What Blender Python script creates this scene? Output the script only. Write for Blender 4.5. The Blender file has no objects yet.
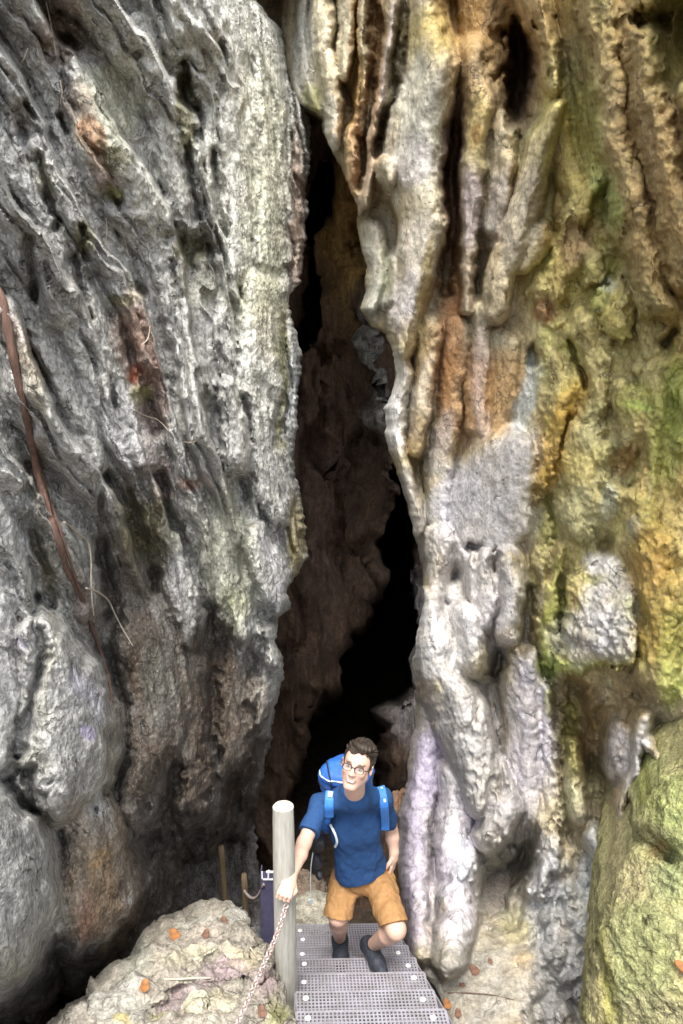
import bpy, math, random
import numpy as np
random.seed(7)
rng = np.random.RandomState(11)
scn = bpy.context.scene
COL = scn.collection
R = math.radians
F = 773.0                      # focal length in pixels of the 683 x 1024 picture
PITCH = R(12.0)
CP, SP = math.cos(PITCH), math.sin(PITCH)
FWD = np.array([0.0, CP, -SP]); UP = np.array([0.0, SP, CP]); RT = np.array([1.0, 0.0, 0.0])

# ---------------------------------------------------------------- geometry helpers
def ray(px, py):
    px = np.asarray(px, float); py = np.asarray(py, float)
    a = (px - 341.5) / F; b = -(py - 512.0) / F
    return FWD + a[..., None] * RT + b[..., None] * UP
def at(px, py, Y):
    """world point seen at a picture position, at world distance Y along the gorge"""
    r = ray(px, py)
    return r * (Y / r[..., 1])[..., None]
def atd(px, py, D):
    return ray(px, py) * np.asarray(D)[..., None]
def topx(P):
    P = np.asarray(P, float)
    d = P @ FWD
    return 341.5 + F * (P @ RT) / d, 512 - F * (P @ UP) / d

def mesh_obj(name, V, faces, mat=None, parent=None, cols=None, smooth=True, quads=None):
    me = bpy.data.meshes.new(name)
    V = np.asarray(V, np.float32)
    if quads is not None:
        Q = np.asarray(quads, np.int32)
        me.vertices.add(len(V)); me.vertices.foreach_set('co', V.ravel())
        n = len(Q); k = Q.shape[1]
        me.loops.add(n * k); me.loops.foreach_set('vertex_index', Q.ravel())
        me.polygons.add(n)
        me.polygons.foreach_set('loop_start', np.arange(0, n * k, k, dtype=np.int32))
        me.polygons.foreach_set('loop_total', np.full(n, k, np.int32))
        me.update(calc_edges=True); me.validate()
    else:
        me.from_pydata([tuple(map(float, v)) for v in V], [], [tuple(map(int, f)) for f in faces])
        me.update()
    if smooth and len(me.polygons):
        me.polygons.foreach_set('use_smooth', np.ones(len(me.polygons), bool))
    if cols is not None and len(me.vertices) == len(V):
        ca = me.color_attributes.new('tint', 'FLOAT_COLOR', 'POINT')
        c4 = np.ones((len(V), 4), np.float32); c4[:, :3] = cols
        ca.data.foreach_set('color', c4.ravel())
    o = bpy.data.objects.new(name, me)
    COL.objects.link(o)
    if mat: me.materials.append(mat)
    if parent is not None: o.parent = parent
    return o
def tag(o, label=None, cat=None, group=None, kind=None):
    if label: o['label'] = label
    if cat: o['category'] = cat
    if group: o['group'] = group
    if kind: o['kind'] = kind
    return o
def empty(name, loc=(0, 0, 0)):
    o = bpy.data.objects.new(name, None); COL.objects.link(o)
    o.location = loc; o.empty_display_size = 0.1
    return o

class MB:
    """collects boxes, tubes and surfaces into one mesh"""
    def __init__(s): s.v = []; s.f = []
    def add(s, V, Fc):
        n = len(s.v); s.v += [tuple(map(float, p)) for p in V]; s.f += [tuple(int(i) + n for i in q) for q in Fc]
    def box(s, c, ax, ay, az):
        c = np.array(c, float); ax = np.array(ax, float); ay = np.array(ay, float); az = np.array(az, float)
        V = [c + i * ax + j * ay + k * az for k in (-1, 1) for j in (-1, 1) for i in (-1, 1)]
        s.add(V, [(0, 2, 3, 1), (4, 5, 7, 6), (0, 1, 5, 4), (2, 6, 7, 3), (0, 4, 6, 2), (1, 3, 7, 5)])
    def tube(s, pts, rad, n=8, caps=True, flat=None, up=None):
        pts = [np.array(p, float) for p in pts]
        if not hasattr(rad, '__len__'): rad = [rad] * len(pts)
        V = []; prev = None
        for i, p in enumerate(pts):
            t = pts[min(i + 1, len(pts) - 1)] - pts[max(i - 1, 0)]
            t = t / (np.linalg.norm(t) + 1e-9)
            if prev is None:
                a = np.array([0, 0, 1.0]) if abs(t[2]) < .9 else np.array([1.0, 0, 0])
                if up is not None: a = np.array(up, float)
                u = a - t * (a @ t)
            else: u = prev - t * (prev @ t)
            u /= np.linalg.norm(u) + 1e-9; prev = u; w = np.cross(t, u)
            fl = 1.0 if flat is None else flat
            for k in range(n):
                th = 2 * math.pi * k / n
                V.append(p + rad[i] * (math.cos(th) * u * fl + math.sin(th) * w))
        Fc = []
        for i in range(len(pts) - 1):
            for k in range(n):
                a = i * n + k; b = i * n + (k + 1) % n
                Fc.append((a, b, b + n, a + n))
        if caps:
            Fc.append(tuple(range(n - 1, -1, -1))); m = (len(pts) - 1) * n
            Fc.append(tuple(range(m, m + n)))
        s.add(V, Fc)
    def build(s, name, mat, parent=None, smooth=False):
        o = mesh_obj(name, s.v, s.f, mat, parent, smooth=smooth)
        return o
def catmull(pts, n=8):
    pts = [np.array(p, float) for p in pts]; out = []
    for i in range(len(pts) - 1):
        p0 = pts[max(i - 1, 0)]; p1 = pts[i]; p2 = pts[i + 1]; p3 = pts[min(i + 2, len(pts) - 1)]
        for k in range(n):
            t = k / n
            out.append(.5 * ((2 * p1) + (p2 - p0) * t + (2 * p0 - 5 * p1 + 4 * p2 - p3) * t * t + (3 * p1 - p0 - 3 * p2 + p3) * t ** 3))
    out.append(pts[-1]); return out

# ---------------------------------------------------------------- noise
def _hash(ix, iy, iz, seed):
    h = (ix.astype(np.int64) * 374761393 + iy.astype(np.int64) * 668265263 + iz.astype(np.int64) * 2147483647 + seed * 974634777) & 0xFFFFFFFF
    h = ((h ^ (h >> 13)) * 1274126177) & 0xFFFFFFFF
    h = ((h ^ (h >> 16)) * 2246822519) & 0xFFFFFFFF
    return (h ^ (h >> 15)) & 0xFFFFFFFF
_G = np.random.RandomState(3).normal(size=(256, 3)); _G /= np.linalg.norm(_G, axis=1)[:, None]
def perlin(P, seed=0):
    sh = P.shape[:-1]; P = P.reshape(-1, 3)
    I = np.floor(P).astype(np.int64); f = P - I
    u = f * f * f * (f * (f * 6 - 15) + 10)
    out = np.zeros(len(P))
    for dx in (0, 1):
        for dy in (0, 1):
            for dz in (0, 1):
                g = _G[_hash(I[:, 0] + dx, I[:, 1] + dy, I[:, 2] + dz, seed) & 255]
                d = g[:, 0] * (f[:, 0] - dx) + g[:, 1] * (f[:, 1] - dy) + g[:, 2] * (f[:, 2] - dz)
                w = (u[:, 0] if dx else 1 - u[:, 0]) * (u[:, 1] if dy else 1 - u[:, 1]) * (u[:, 2] if dz else 1 - u[:, 2])
                out += w * d
    return (out * 1.6).reshape(sh)
def fbm(P, oct=4, seed=0, gain=.5, lac=2.03):
    s = 0; a = 1; t = 0
    for o in range(oct):
        s = s + a * perlin(P * lac ** o + o * 17.3, seed + o); t += a; a *= gain
    return s / t
def ridged(P, oct=4, seed=0, gain=.5, lac=2.1):
    s = 0; a = 1; t = 0
    for o in range(oct):
        n = 1 - np.abs(perlin(P * lac ** o + o * 11.7, seed + o)) * 1.5
        s = s + a * n * n; t += a; a *= gain
    return s / t
def worley(P, seed=0):
    sh = P.shape[:-1]; P = P.reshape(-1, 3)
    I = np.floor(P).astype(np.int64); best = np.full(len(P), 9.0)
    for dx in (-1, 0, 1):
        for dy in (-1, 0, 1):
            for dz in (-1, 0, 1):
                J = I + np.array([dx, dy, dz])
                h = _hash(J[:, 0], J[:, 1], J[:, 2], seed)
                q = J + np.stack([(h & 1023) / 1023., ((h >> 10) & 1023) / 1023., ((h >> 20) & 1023) / 1023.], -1)
                best = np.minimum(best, ((P - q) ** 2).sum(-1))
    return np.sqrt(best).reshape(sh)
def sstep(a, b, x):
    t = np.clip((x - a) / (b - a), 0, 1); return t * t * (3 - 2 * t)
def smax(a, b, k):
    h = np.clip(.5 + .5 * (a - b) / k, 0, 1)
    return b + (a - b) * h + k * h * (1 - h)
def smin(a, b, k): return -smax(-a, -b, k)

# ---------------------------------------------------------------- sculpting the rock relief
def seg_dist(X, Y, pts):
    """distance to a polyline and the radius of the nearest point on it"""
    best = np.full(X.shape, 1e9); rad = np.ones(X.shape)
    if len(pts) == 1:
        return np.hypot(X - pts[0][0], Y - pts[0][1]), np.full(X.shape, float(pts[0][2]))
    for (x0, y0, r0), (x1, y1, r1) in zip(pts[:-1], pts[1:]):
        dx, dy = x1 - x0, y1 - y0
        t = np.clip(((X - x0) * dx + (Y - y0) * dy) / (dx * dx + dy * dy + 1e-9), 0, 1)
        r = r0 + (r1 - r0) * t
        d = np.hypot(X - x0 - t * dx, Y - y0 - t * dy)
        q = d / r; m = q < best / rad
        best = np.where(m, d, best); rad = np.where(m, r, rad)
    return best, rad
def rows_of(Yc, pts, pad):
    y0 = min(p[1] - p[2] for p in pts) - pad; y1 = max(p[1] + p[2] for p in pts) + pad
    return slice(max(0, int(np.searchsorted(Yc, y0))), int(np.searchsorted(Yc, y1)))
def bulges(H, X, Y, Yc, items, k=.03, gain=1.0):
    for pts, h, e in items:
        h, e = h * gain, e * gain
        sl = rows_of(Yc, pts, 45)
        d, r = seg_dist(X[sl], Y[sl], pts)
        q = d / r
        prof = np.where(q < 1, h - e + e * np.sqrt(np.clip(1 - q * q, 0, 1)), h - e - .032 * (d - r))
        prof = np.where(d - r > 44, -9, prof)
        H[sl] = smax(prof, H[sl], k)
    return H
def carve(H, X, Y, Yc, items):
    for pts, dep in items:
        sl = rows_of(Yc, pts, 30)
        d, r = seg_dist(X[sl], Y[sl], pts)
        sx, sy = X[sl] * .055, Y[sl] * .04
        q = d / r * np.clip(1 + 1.1 * perlin(np.stack([sx, sy, sx * 0 + dep * 9], -1), 800) + .6 * perlin(np.stack([sx * 3, sy * 3, sx * 0], -1), 801), .72, 3)
        H[sl] -= dep * np.exp(-(q ** 2))
    return H
def poly_in(X, Y, poly):
    """signed distance (positive inside) to a polygon"""
    ins = np.zeros(X.shape, bool); best = np.full(X.shape, 1e9); n = len(poly)
    for i in range(n):
        x0, y0 = poly[i]; x1, y1 = poly[(i + 1) % n]
        c = ((y0 > Y) != (y1 > Y)) & (X < (x1 - x0) * (Y - y0) / ((y1 - y0) if y1 != y0 else 1e-9) + x0)
        ins ^= c
        dx, dy = x1 - x0, y1 - y0
        t = np.clip(((X - x0) * dx + (Y - y0) * dy) / (dx * dx + dy * dy + 1e-9), 0, 1)
        best = np.minimum(best, np.hypot(X - x0 - t * dx, Y - y0 - t * dy))
    return np.where(ins, best, -best)
def gaus(X, Y, items):
    s = np.zeros(X.shape)
    for x, y, rx, ry, a in items: s += a * np.exp(-((X - x) / rx) ** 2 - ((Y - y) / ry) ** 2)
    return s
def patches(C, X, Y, N1, N2, items):
    """stains of mineral, moss and soil, some deepened as painted shade: (x, y, rx, ry, tilt, colour, strength)"""
    for x, y, rx, ry, tilt, col, al in items:
        c, s = math.cos(R(tilt)), math.sin(R(tilt))
        u = ((X - x) * c + (Y - y) * s) / rx; v = (-(X - x) * s + (Y - y) * c) / ry
        q = np.sqrt(u * u + v * v) + N1 * .55 + N2 * .25
        w = sstep(1.15, .55, q) * al * np.clip(.85 + .5 * N2, 0, 1)
        C[:] = C + (np.array(col) - C) * w[..., None]
    return C
def grid_quads(nr, nc, flip=False):
    i = np.arange(nr - 1)[:, None] * nc + np.arange(nc - 1)[None, :]
    q = np.stack([i, i + 1, i + nc + 1, i + nc], -1).reshape(-1, 4)
    return q[:, ::-1] if flip else q
def grid_normals(P):
    du = np.gradient(P, axis=1); dv = np.gradient(P, axis=0)
    n = np.cross(du, dv); n /= np.linalg.norm(n, axis=-1, keepdims=True) + 1e-12
    s = np.sign((n * -P).sum(-1, keepdims=True)); s[s == 0] = 1      # toward the gorge's open side
    return n * s
def smooth_rows(A, n):
    k = np.hanning(n + 2)[1:-1]; k /= k.sum()
    return np.stack([np.convolve(np.pad(A[:, i], (n // 2, n - 1 - n // 2), 'edge'), k, 'valid') for i in range(A.shape[1])], 1)
# ---------------------------------------------------------------- materials
def nmat(name):
    m = bpy.data.materials.new(name); m.use_nodes = True
    nt = m.node_tree; b = nt.nodes['Principled BSDF']
    return m, nt, b
def node(nt, t, **kw):
    n = nt.nodes.new(t)
    for k, v in kw.items(): setattr(n, k, v)
    return n
def rock_mat(name, rough=.85, fine=1.0, spec=.3, bump=.6, grain=90.0, contrast=.35, scale_z=1.0, wet=0.0, lichen=.3, crack=5.0, streak=.22):
    """rock: mineral tint from the sculpted mesh, broken up by three scales of procedural speckle, pits and bump"""
    m, nt, b = nmat(name); L = nt.links.new
    at_ = node(nt, 'ShaderNodeAttribute', attribute_name='tint')
    tc = node(nt, 'ShaderNodeTexCoord')
    mp = node(nt, 'ShaderNodeMapping'); mp.inputs['Scale'].default_value = (1, 1, scale_z)
    L(tc.outputs['Object'], mp.inputs['Vector'])
    n1 = node(nt, 'ShaderNodeTexNoise'); n1.inputs['Scale'].default_value = grain * .22; n1.inputs['Detail'].default_value = 5; n1.inputs['Roughness'].default_value = .65
    n2 = node(nt, 'ShaderNodeTexNoise'); n2.inputs['Scale'].default_value = grain; n2.inputs['Detail'].default_value = 2; n2.inputs['Roughness'].default_value = .6
    vo = node(nt, 'ShaderNodeTexVoronoi'); vo.inputs['Scale'].default_value = grain * .5
    for n in (n1, n2, vo): L(mp.outputs['Vector'], n.inputs['Vector'])
    mr = node(nt, 'ShaderNodeMapRange'); mr.inputs['From Min'].default_value = .3; mr.inputs['From Max'].default_value = .7
    mr.inputs['To Min'].default_value = 1 - contrast; mr.inputs['To Max'].default_value = 1 + contrast
    L(n1.outputs['Fac'], mr.inputs['Value'])
    mr2 = node(nt, 'ShaderNodeMapRange'); mr2.inputs['From Min'].default_value = .3; mr2.inputs['From Max'].default_value = .7
    mr2.inputs['To Min'].default_value = 1 - contrast * .8; mr2.inputs['To Max'].default_value = 1 + contrast * .8
    L(n2.outputs['Fac'], mr2.inputs['Value'])
    mu = node(nt, 'ShaderNodeMath', operation='MULTIPLY'); L(mr.outputs[0], mu.inputs[0]); L(mr2.outputs[0], mu.inputs[1])
    vm = node(nt, 'ShaderNodeVectorMath', operation='SCALE'); L(at_.outputs['Color'], vm.inputs[0]); L(mu.outputs[0], vm.inputs['Scale'])
    lf = node(nt, 'ShaderNodeTexNoise'); lf.inputs['Scale'].default_value = grain * 1.3; lf.inputs['Detail'].default_value = 3; L(mp.outputs['Vector'], lf.inputs['Vector'])
    lr = node(nt, 'ShaderNodeMapRange'); lr.inputs['From Min'].default_value = .60; lr.inputs['From Max'].default_value = .70; lr.inputs['To Max'].default_value = lichen; L(lf.outputs['Fac'], lr.inputs['Value'])
    lm = node(nt, 'ShaderNodeMix', data_type='RGBA'); L(lr.outputs[0], lm.inputs[0]); L(vm.outputs[0], lm.inputs[6]); lm.inputs[7].default_value = (.66, .66, .62, 1)
    dr = node(nt, 'ShaderNodeMapRange'); dr.inputs['From Min'].default_value = .40; dr.inputs['From Max'].default_value = .30; dr.inputs['To Max'].default_value = lichen * 1.1; L(lf.outputs['Fac'], dr.inputs['Value'])
    dm = node(nt, 'ShaderNodeMix', data_type='RGBA'); L(dr.outputs[0], dm.inputs[0]); L(lm.outputs[2], dm.inputs[6]); dm.inputs[7].default_value = (.07, .06, .05, 1)
    # hairline cracks and narrow drip stains
    wn = node(nt, 'ShaderNodeTexNoise'); wn.inputs['Scale'].default_value = 7; wn.inputs['Detail'].default_value = 5; L(tc.outputs['Object'], wn.inputs['Vector'])
    wa = node(nt, 'ShaderNodeVectorMath', operation='MULTIPLY_ADD'); wa.inputs[1].default_value = (.28, .28, .28); L(wn.outputs['Color'], wa.inputs[0]); L(mp.outputs['Vector'], wa.inputs[2])
    ve = node(nt, 'ShaderNodeTexVoronoi', feature='DISTANCE_TO_EDGE'); ve.inputs['Scale'].default_value = crack; L(wa.outputs[0], ve.inputs['Vector'])
    er = node(nt, 'ShaderNodeMapRange'); er.inputs['From Min'].default_value = .0; er.inputs['From Max'].default_value = .030; er.inputs['To Min'].default_value = 1; er.inputs['To Max'].default_value = 0; L(ve.outputs['Distance'], er.inputs['Value'])
    em = node(nt, 'ShaderNodeMapRange'); em.inputs['From Min'].default_value = .5; em.inputs['From Max'].default_value = .62; em.inputs['To Max'].default_value = .75; L(wn.outputs['Fac'], em.inputs['Value'])
    ex = node(nt, 'ShaderNodeMath', operation='MULTIPLY'); L(er.outputs[0], ex.inputs[0]); L(em.outputs[0], ex.inputs[1])
    smp = node(nt, 'ShaderNodeMapping'); smp.inputs['Scale'].default_value = (20, 20, 2.2); L(tc.outputs['Object'], smp.inputs['Vector'])
    sn = node(nt, 'ShaderNodeTexNoise'); sn.inputs['Scale'].default_value = 1.0; sn.inputs['Detail'].default_value = 5; L(smp.outputs['Vector'], sn.inputs['Vector'])
    sr_ = node(nt, 'ShaderNodeMapRange'); sr_.inputs['From Min'].default_value = .35; sr_.inputs['From Max'].default_value = .65; sr_.inputs['To Min'].default_value = 1 - streak; sr_.inputs['To Max'].default_value = 1 + streak * .8; L(sn.outputs['Fac'], sr_.inputs['Value'])
    sv = node(nt, 'ShaderNodeVectorMath', operation='SCALE'); L(dm.outputs[2], sv.inputs[0]); L(sr_.outputs[0], sv.inputs['Scale'])
    cm = node(nt, 'ShaderNodeMix', data_type='RGBA'); L(ex.outputs[0], cm.inputs[0]); L(sv.outputs[0], cm.inputs[6]); cm.inputs[7].default_value = (.05, .042, .035, 1)
    L(cm.outputs[2], b.inputs['Base Color'])
    b.inputs['Specular IOR Level'].default_value = spec
    mr3 = node(nt, 'ShaderNodeMapRange'); mr3.inputs['To Min'].default_value = rough - .12 - wet; mr3.inputs['To Max'].default_value = rough + .12
    L(n1.outputs['Fac'], mr3.inputs['Value']); L(mr3.outputs[0], b.inputs['Roughness'])
    ad = node(nt, 'ShaderNodeMath', operation='MULTIPLY_ADD'); ad.inputs[1].default_value = .45
    L(n2.outputs['Fac'], ad.inputs[0]); L(n1.outputs['Fac'], ad.inputs[2])
    ad1 = node(nt, 'ShaderNodeMath', operation='MULTIPLY_ADD'); ad1.inputs[1].default_value = .25
    L(vo.outputs['Distance'], ad1.inputs[0]); L(ad.outputs[0], ad1.inputs[2])
    ad2 = node(nt, 'ShaderNodeMath', operation='MULTIPLY_ADD'); ad2.inputs[1].default_value = -.5
    L(ex.outputs[0], ad2.inputs[0]); L(ad1.outputs[0], ad2.inputs[2])
    bp = node(nt, 'ShaderNodeBump'); bp.inputs['Strength'].default_value = bump; bp.inputs['Distance'].default_value = .03 * fine
    L(ad2.outputs[0], bp.inputs['Height']); L(bp.outputs[0], b.inputs['Normal'])
    return m
def plain_mat(name, col, rough=.6, metal=0.0, var=.2, scale=30.0, bump=.15, spec=.4, dist=.01, stretch=(1, 1, 1), col2=None):
    m, nt, b = nmat(name); L = nt.links.new
    tc = node(nt, 'ShaderNodeTexCoord'); mp = node(nt, 'ShaderNodeMapping'); mp.inputs['Scale'].default_value = stretch
    L(tc.outputs['Object'], mp.inputs['Vector'])
    n1 = node(nt, 'ShaderNodeTexNoise'); n1.inputs['Scale'].default_value = scale; n1.inputs['Detail'].default_value = 6; n1.inputs['Roughness'].default_value = .65
    L(mp.outputs['Vector'], n1.inputs['Vector'])
    cr = node(nt, 'ShaderNodeValToRGB'); e = cr.color_ramp.elements
    c = np.array(col, float); c2 = np.array(col2, float) if col2 is not None else None
    lo = c * (1 - var) if c2 is None else c2; hi = np.clip(c * (1 + var), 0, 1) if c2 is None else c
    e[0].position = .32; e[0].color = (*lo, 1); e[1].position = .68; e[1].color = (*hi, 1)
    L(n1.outputs['Fac'], cr.inputs[0]); L(cr.outputs[0], b.inputs['Base Color'])
    b.inputs['Roughness'].default_value = rough; b.inputs['Metallic'].default_value = metal
    b.inputs['Specular IOR Level'].default_value = spec
    bp = node(nt, 'ShaderNodeBump'); bp.inputs['Strength'].default_value = bump; bp.inputs['Distance'].default_value = dist
    L(n1.outputs['Fac'], bp.inputs['Height']); L(bp.outputs[0], b.inputs['Normal'])
    return m
def tint_mat(name, rough=.5, spec=.4, sss=0.0, bump=.05, scale=120):
    m, nt, b = nmat(name); L = nt.links.new
    a = node(nt, 'ShaderNodeAttribute', attribute_name='tint')
    tc = node(nt, 'ShaderNodeTexCoord')
    n1 = node(nt, 'ShaderNodeTexNoise'); n1.inputs['Scale'].default_value = scale; n1.inputs['Detail'].default_value = 4
    L(tc.outputs['Object'], n1.inputs['Vector'])
    mr = node(nt, 'ShaderNodeMapRange'); mr.inputs['To Min'].default_value = .88; mr.inputs['To Max'].default_value = 1.12
    L(n1.outputs['Fac'], mr.inputs['Value'])
    vm = node(nt, 'ShaderNodeVectorMath', operation='SCALE'); L(a.outputs['Color'], vm.inputs[0]); L(mr.outputs[0], vm.inputs['Scale'])
    L(vm.outputs[0], b.inputs['Base Color'])
    b.inputs['Roughness'].default_value = rough; b.inputs['Specular IOR Level'].default_value = spec
    bp = node(nt, 'ShaderNodeBump'); bp.inputs['Strength'].default_value = bump; bp.inputs['Distance'].default_value = .004
    L(n1.outputs['Fac'], bp.inputs['Height']); L(bp.outputs[0], b.inputs['Normal'])
    return m
M_ROUGH = rock_mat('weathered_limestone', rough=.88, bump=.85, grain=60, contrast=.45, scale_z=.7, lichen=.32, crack=6.0, streak=.16)
M_FLOW = rock_mat('flowstone', rough=.75, bump=.38, crack=3.5, grain=60, contrast=.28, scale_z=.8, spec=.3, wet=.08, lichen=.22, streak=.10)
M_CAVE = rock_mat('cave_rock', rough=.85, bump=.6, grain=40, contrast=.35, scale_z=.5, lichen=0.0, streak=.3)
M_BOUL = rock_mat('boulder_rock', rough=.85, bump=.7, grain=75, contrast=.35, streak=.05)
M_MOSSR = rock_mat('mossy_rock', rough=.92, bump=.8, grain=85, contrast=.4, spec=.15, streak=.05)
M_SOIL = plain_mat('soil', (.09, .065, .045), rough=.95, var=.5, scale=9, bump=.8, dist=.05)
M_STEEL = plain_mat('galvanised_steel', (.42, .41, .475), rough=.5, metal=.3, var=.22, scale=9, bump=.08, col2=(.29, .275, .29))
M_DARKST = plain_mat('grey_blue_painted_steel', (.10, .095, .17), rough=.5, metal=.25, var=.25, scale=14)
M_BOLT = plain_mat('zinc_washer', (.86, .86, .86), rough=.5, metal=.0, var=.1, scale=60)
M_POST = plain_mat('weathered_timber_post', (.49, .48, .44), rough=.85, scale=9, var=.3, col2=(.30, .29, .25), bump=.7, dist=.01, stretch=(6, 6, .7))
M_POSTTOP = plain_mat('cut_timber_end', (.66, .62, .52), rough=.85, scale=40, var=.2, bump=.4)
M_STAKE = plain_mat('brown_timber_stake', (.13, .095, .055), rough=.9, scale=9, var=.35, bump=.4, stretch=(5, 5, .8))
M_CHAIN = plain_mat('chain_steel', (.66, .60, .58), rough=.42, metal=.55, var=.25, scale=50, col2=(.40, .27, .24))
M_ROOT = plain_mat('root_bark', (.15, .09, .07), rough=.9, scale=14, var=.4, bump=.7, dist=.02, stretch=(4, 4, .6))
M_TWIG = plain_mat('dry_twig', (.52, .45, .36), rough=.85, scale=20, var=.3)
M_LEAF = plain_mat('dead_leaf', (.40, .17, .05), rough=.7, scale=35, var=.4, col2=(.17, .075, .03))
M_LEAF2 = plain_mat('brown_dead_leaf', (.15, .08, .055), rough=.75, scale=35, var=.4)
# ================================================================ THE GORGE
GREY = (.40, .40, .39); PALE = (.66, .66, .60); DGREY = (.22, .215, .21); LAV = (.49, .47, .535); PURP = (.34, .305, .42)
OCHRE = (.36, .205, .055); RUST = (.25, .12, .055); BROWN = (.088, .060, .038); DBROWN = (.07, .05, .035)
MOSS = (.25, .26, .06); LIME = (.33, .40, .10); YEL = (.46, .38, .12); CREAM = (.62, .57, .42); OLIVE = (.17, .16, .06); SALMON = (.45, .29, .17)
BLUEG = (.42, .46, .50); YG = (.45, .46, .27)

def base_noise(P0, kx, seed):
    return fbm(P0 * np.array([2.2, 2.2, 1.2]), 4, seed), fbm(P0 * np.array([9., 9., 6.]), 4, seed + 31)

# ---------------------------------------------------------------- left wall
def curve_x(py, pts):
    ys = [p[1] for p in pts]; xs = [p[0] for p in pts]
    return np.interp(py, ys, xs)
LS = [(262, -230), (258, -60), (256, 0), (270, 18), (281, 29), (286, 58), (292, 85), (308, 108), (311, 135), (310, 164), (306, 187), (308, 214), (304, 255), (302, 282),
      (289, 296), (289, 308), (297, 334), (302, 352), (299, 388), (296, 440), (293, 461), (297, 478), (304, 513), (309, 556), (300, 570), (289, 586),
      (290, 608), (279, 617), (276, 640), (284, 664), (283, 681), (276, 705), (272, 734), (262, 780), (255, 830), (262, 900), (270, 1200)]
def left_wall():
    py = np.arange(-230, 1190, 1.45); nc = 400
    xc = curve_x(py, LS) + 3.4 * perlin(np.stack([py * .06, py * 0, py * 0], -1), 5) + 2.2 * perlin(np.stack([py * .2, py * 0, py * 0], -1), 6)
    t = np.linspace(0, 1, nc)
    X = -250 + 550 * t[None, :] + (xc[:, None] - 300) * sstep(200, 300, -250 + 550 * t)[None, :]; Y = np.repeat(py[:, None], nc, 1)
    r = ray(X, Y)
    n = np.array([.87, -.48, .13]); n /= np.linalg.norm(n)
    p0 = np.array([-.33, 6.35, -.6])
    D0 = (p0 @ n) / (r @ n)
    D0 = np.clip(D0, 2.2, 9)
    P0 = r * D0[..., None]
    # irregular edges: warp the sculpting coordinates
    wx = fbm(P0 * 3.2, 4, 40) * 8; wy = fbm(P0 * 3.2 + 31, 4, 44) * 10
    lw = 1 + 1.1 * sstep(580, 680, Y); wx *= lw; wy *= lw
    wx += fbm(P0 * 13, 3, 47) * 3.5; wy += fbm(P0 * 13 + 9, 3, 49) * 4
    x = X + wx; y = Y + wy
    H = -.55 * sstep(560, 900, Y) * sstep(20, 110, X) + gaus(X, Y, [(200, 890, 140, 180, -2.5), (70, 1010, 140, 90, -1.3), (150, 620, 60, 110, -.45), (255, 760, 60, 110, -.6),
                    (60, 60, 60, 80, -.12), (110, 350, 45, 90, -.10), (250, 120, 60, 200, .12), (20, 300, 50, 200, .05), (120, 150, 50, 60, .08)])
    B = [
     ([(-60, 60, 22), (-10, 125, 15), (35, 205, 15), (67, 262, 16), (92, 315, 17), (118, 365, 21), (138, 420, 22), (148, 462, 17)], .17, .16),
     ([(-40, 190, 22), (6, 268, 18), (35, 318, 17), (56, 361, 19), (80, 405, 20), (94, 462, 15)], .17, .15),
     ([(50, 400, 24), (68, 470, 27), (76, 540, 24), (88, 600, 18)], .08, .12),
     ([(-60, 330, 40), (-18, 420, 36), (-4, 500, 33), (-2, 570, 30), (8, 640, 32), (8, 720, 30), (0, 765, 26)], .22, .2),
     ([(40, 632, 20), (56, 680, 40), (64, 735, 46), (60, 780, 36)], .40, .20),
     ([(-30, 800, 30), (4, 838, 34), (6, 900, 46), (-12, 945, 42)], .45, .22),
     ([(92, 815, 30), (95, 880, 39), (84, 918, 34)], .05, .15),
     ([(145, 630, 40), (160, 700, 34), (150, 770, 24), (138, 815, 18)], .0, .15),
     ([(196, 650, 22), (200, 730, 20), (190, 800, 18)], -.12, .13),
     ([(228, 640, 24), (240, 700, 22), (232, 760, 20)], -.15, .15),
     ([(172, 545, 16), (184, 590, 22), (192, 632, 15)], .06, .14),
     ([(118, 500, 20), (125, 560, 24), (128, 620, 24)], -.06, .14),
     ([(200, 470, 28), (225, 540, 34), (240, 600, 30)], .06, .16),
     ([(222, 520, 16), (236, 580, 17), (246, 628, 13)], .10, .12),
     ([(228, 390, 13), (234, 430, 17), (238, 464, 13)], .34, .2),
     ([(266, 285, 26), (258, 350, 24), (262, 420, 22), (274, 490, 22), (280, 512, 14)], .24, .18),
     ([(258, 535, 14), (268, 575, 19), (277, 598, 15)], .30, .18),
     ([(292, 325, 9), (298, 375, 8), (293, 450, 8)], .14, .12),
     ([(290, 505, 10), (300, 545, 10), (295, 570, 7)], .05, .1),
     ([(268, 635, 10), (276, 665, 9)], .16, .12),
     ([(262, 690, 8), (256, 720, 7)], .1, .1),
     ([(160, 95, 22), (168, 135, 20), (178, 180, 20), (190, 222, 13)], .26, .2),
     ([(185, -20, 9), (187, 30, 8), (185, 66, 5)], .24, .1),
     ([(208, -20, 10), (207, 60, 9), (210, 130, 8), (214, 200, 7), (216, 245, 6)], .18, .1),
     ([(238, -60, 22), (240, 60, 20), (240, 170, 18), (240, 270, 14)], .21, .12),
     ([(268, -30, 20), (270, 80, 20), (272, 180, 18), (268, 262, 16)], .22, .12),
     ([(297, 120, 9), (300, 180, 8), (300, 240, 7), (299, 282, 5)], .12, .1),
     ([(155, 20, 28), (150, 60, 20)], .12, .12),
     ([(100, 75, 34), (118, 120, 40), (140, 180, 26)], .13, .14),
     ([(20, 20, 20), (45, 75, 14), (62, 130, 12), (80, 190, 11), (95, 240, 11), (100, 300, 10)], .10, .1),
     ([(150, 270, 22), (160, 340, 26), (185, 420, 24)], .09, .14),
     ([(120, 250, 18), (130, 290, 16)], .06, .1),
     ([(195, 300, 16), (205, 350, 16), (210, 400, 12)], .13, .1),
    ]
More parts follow.
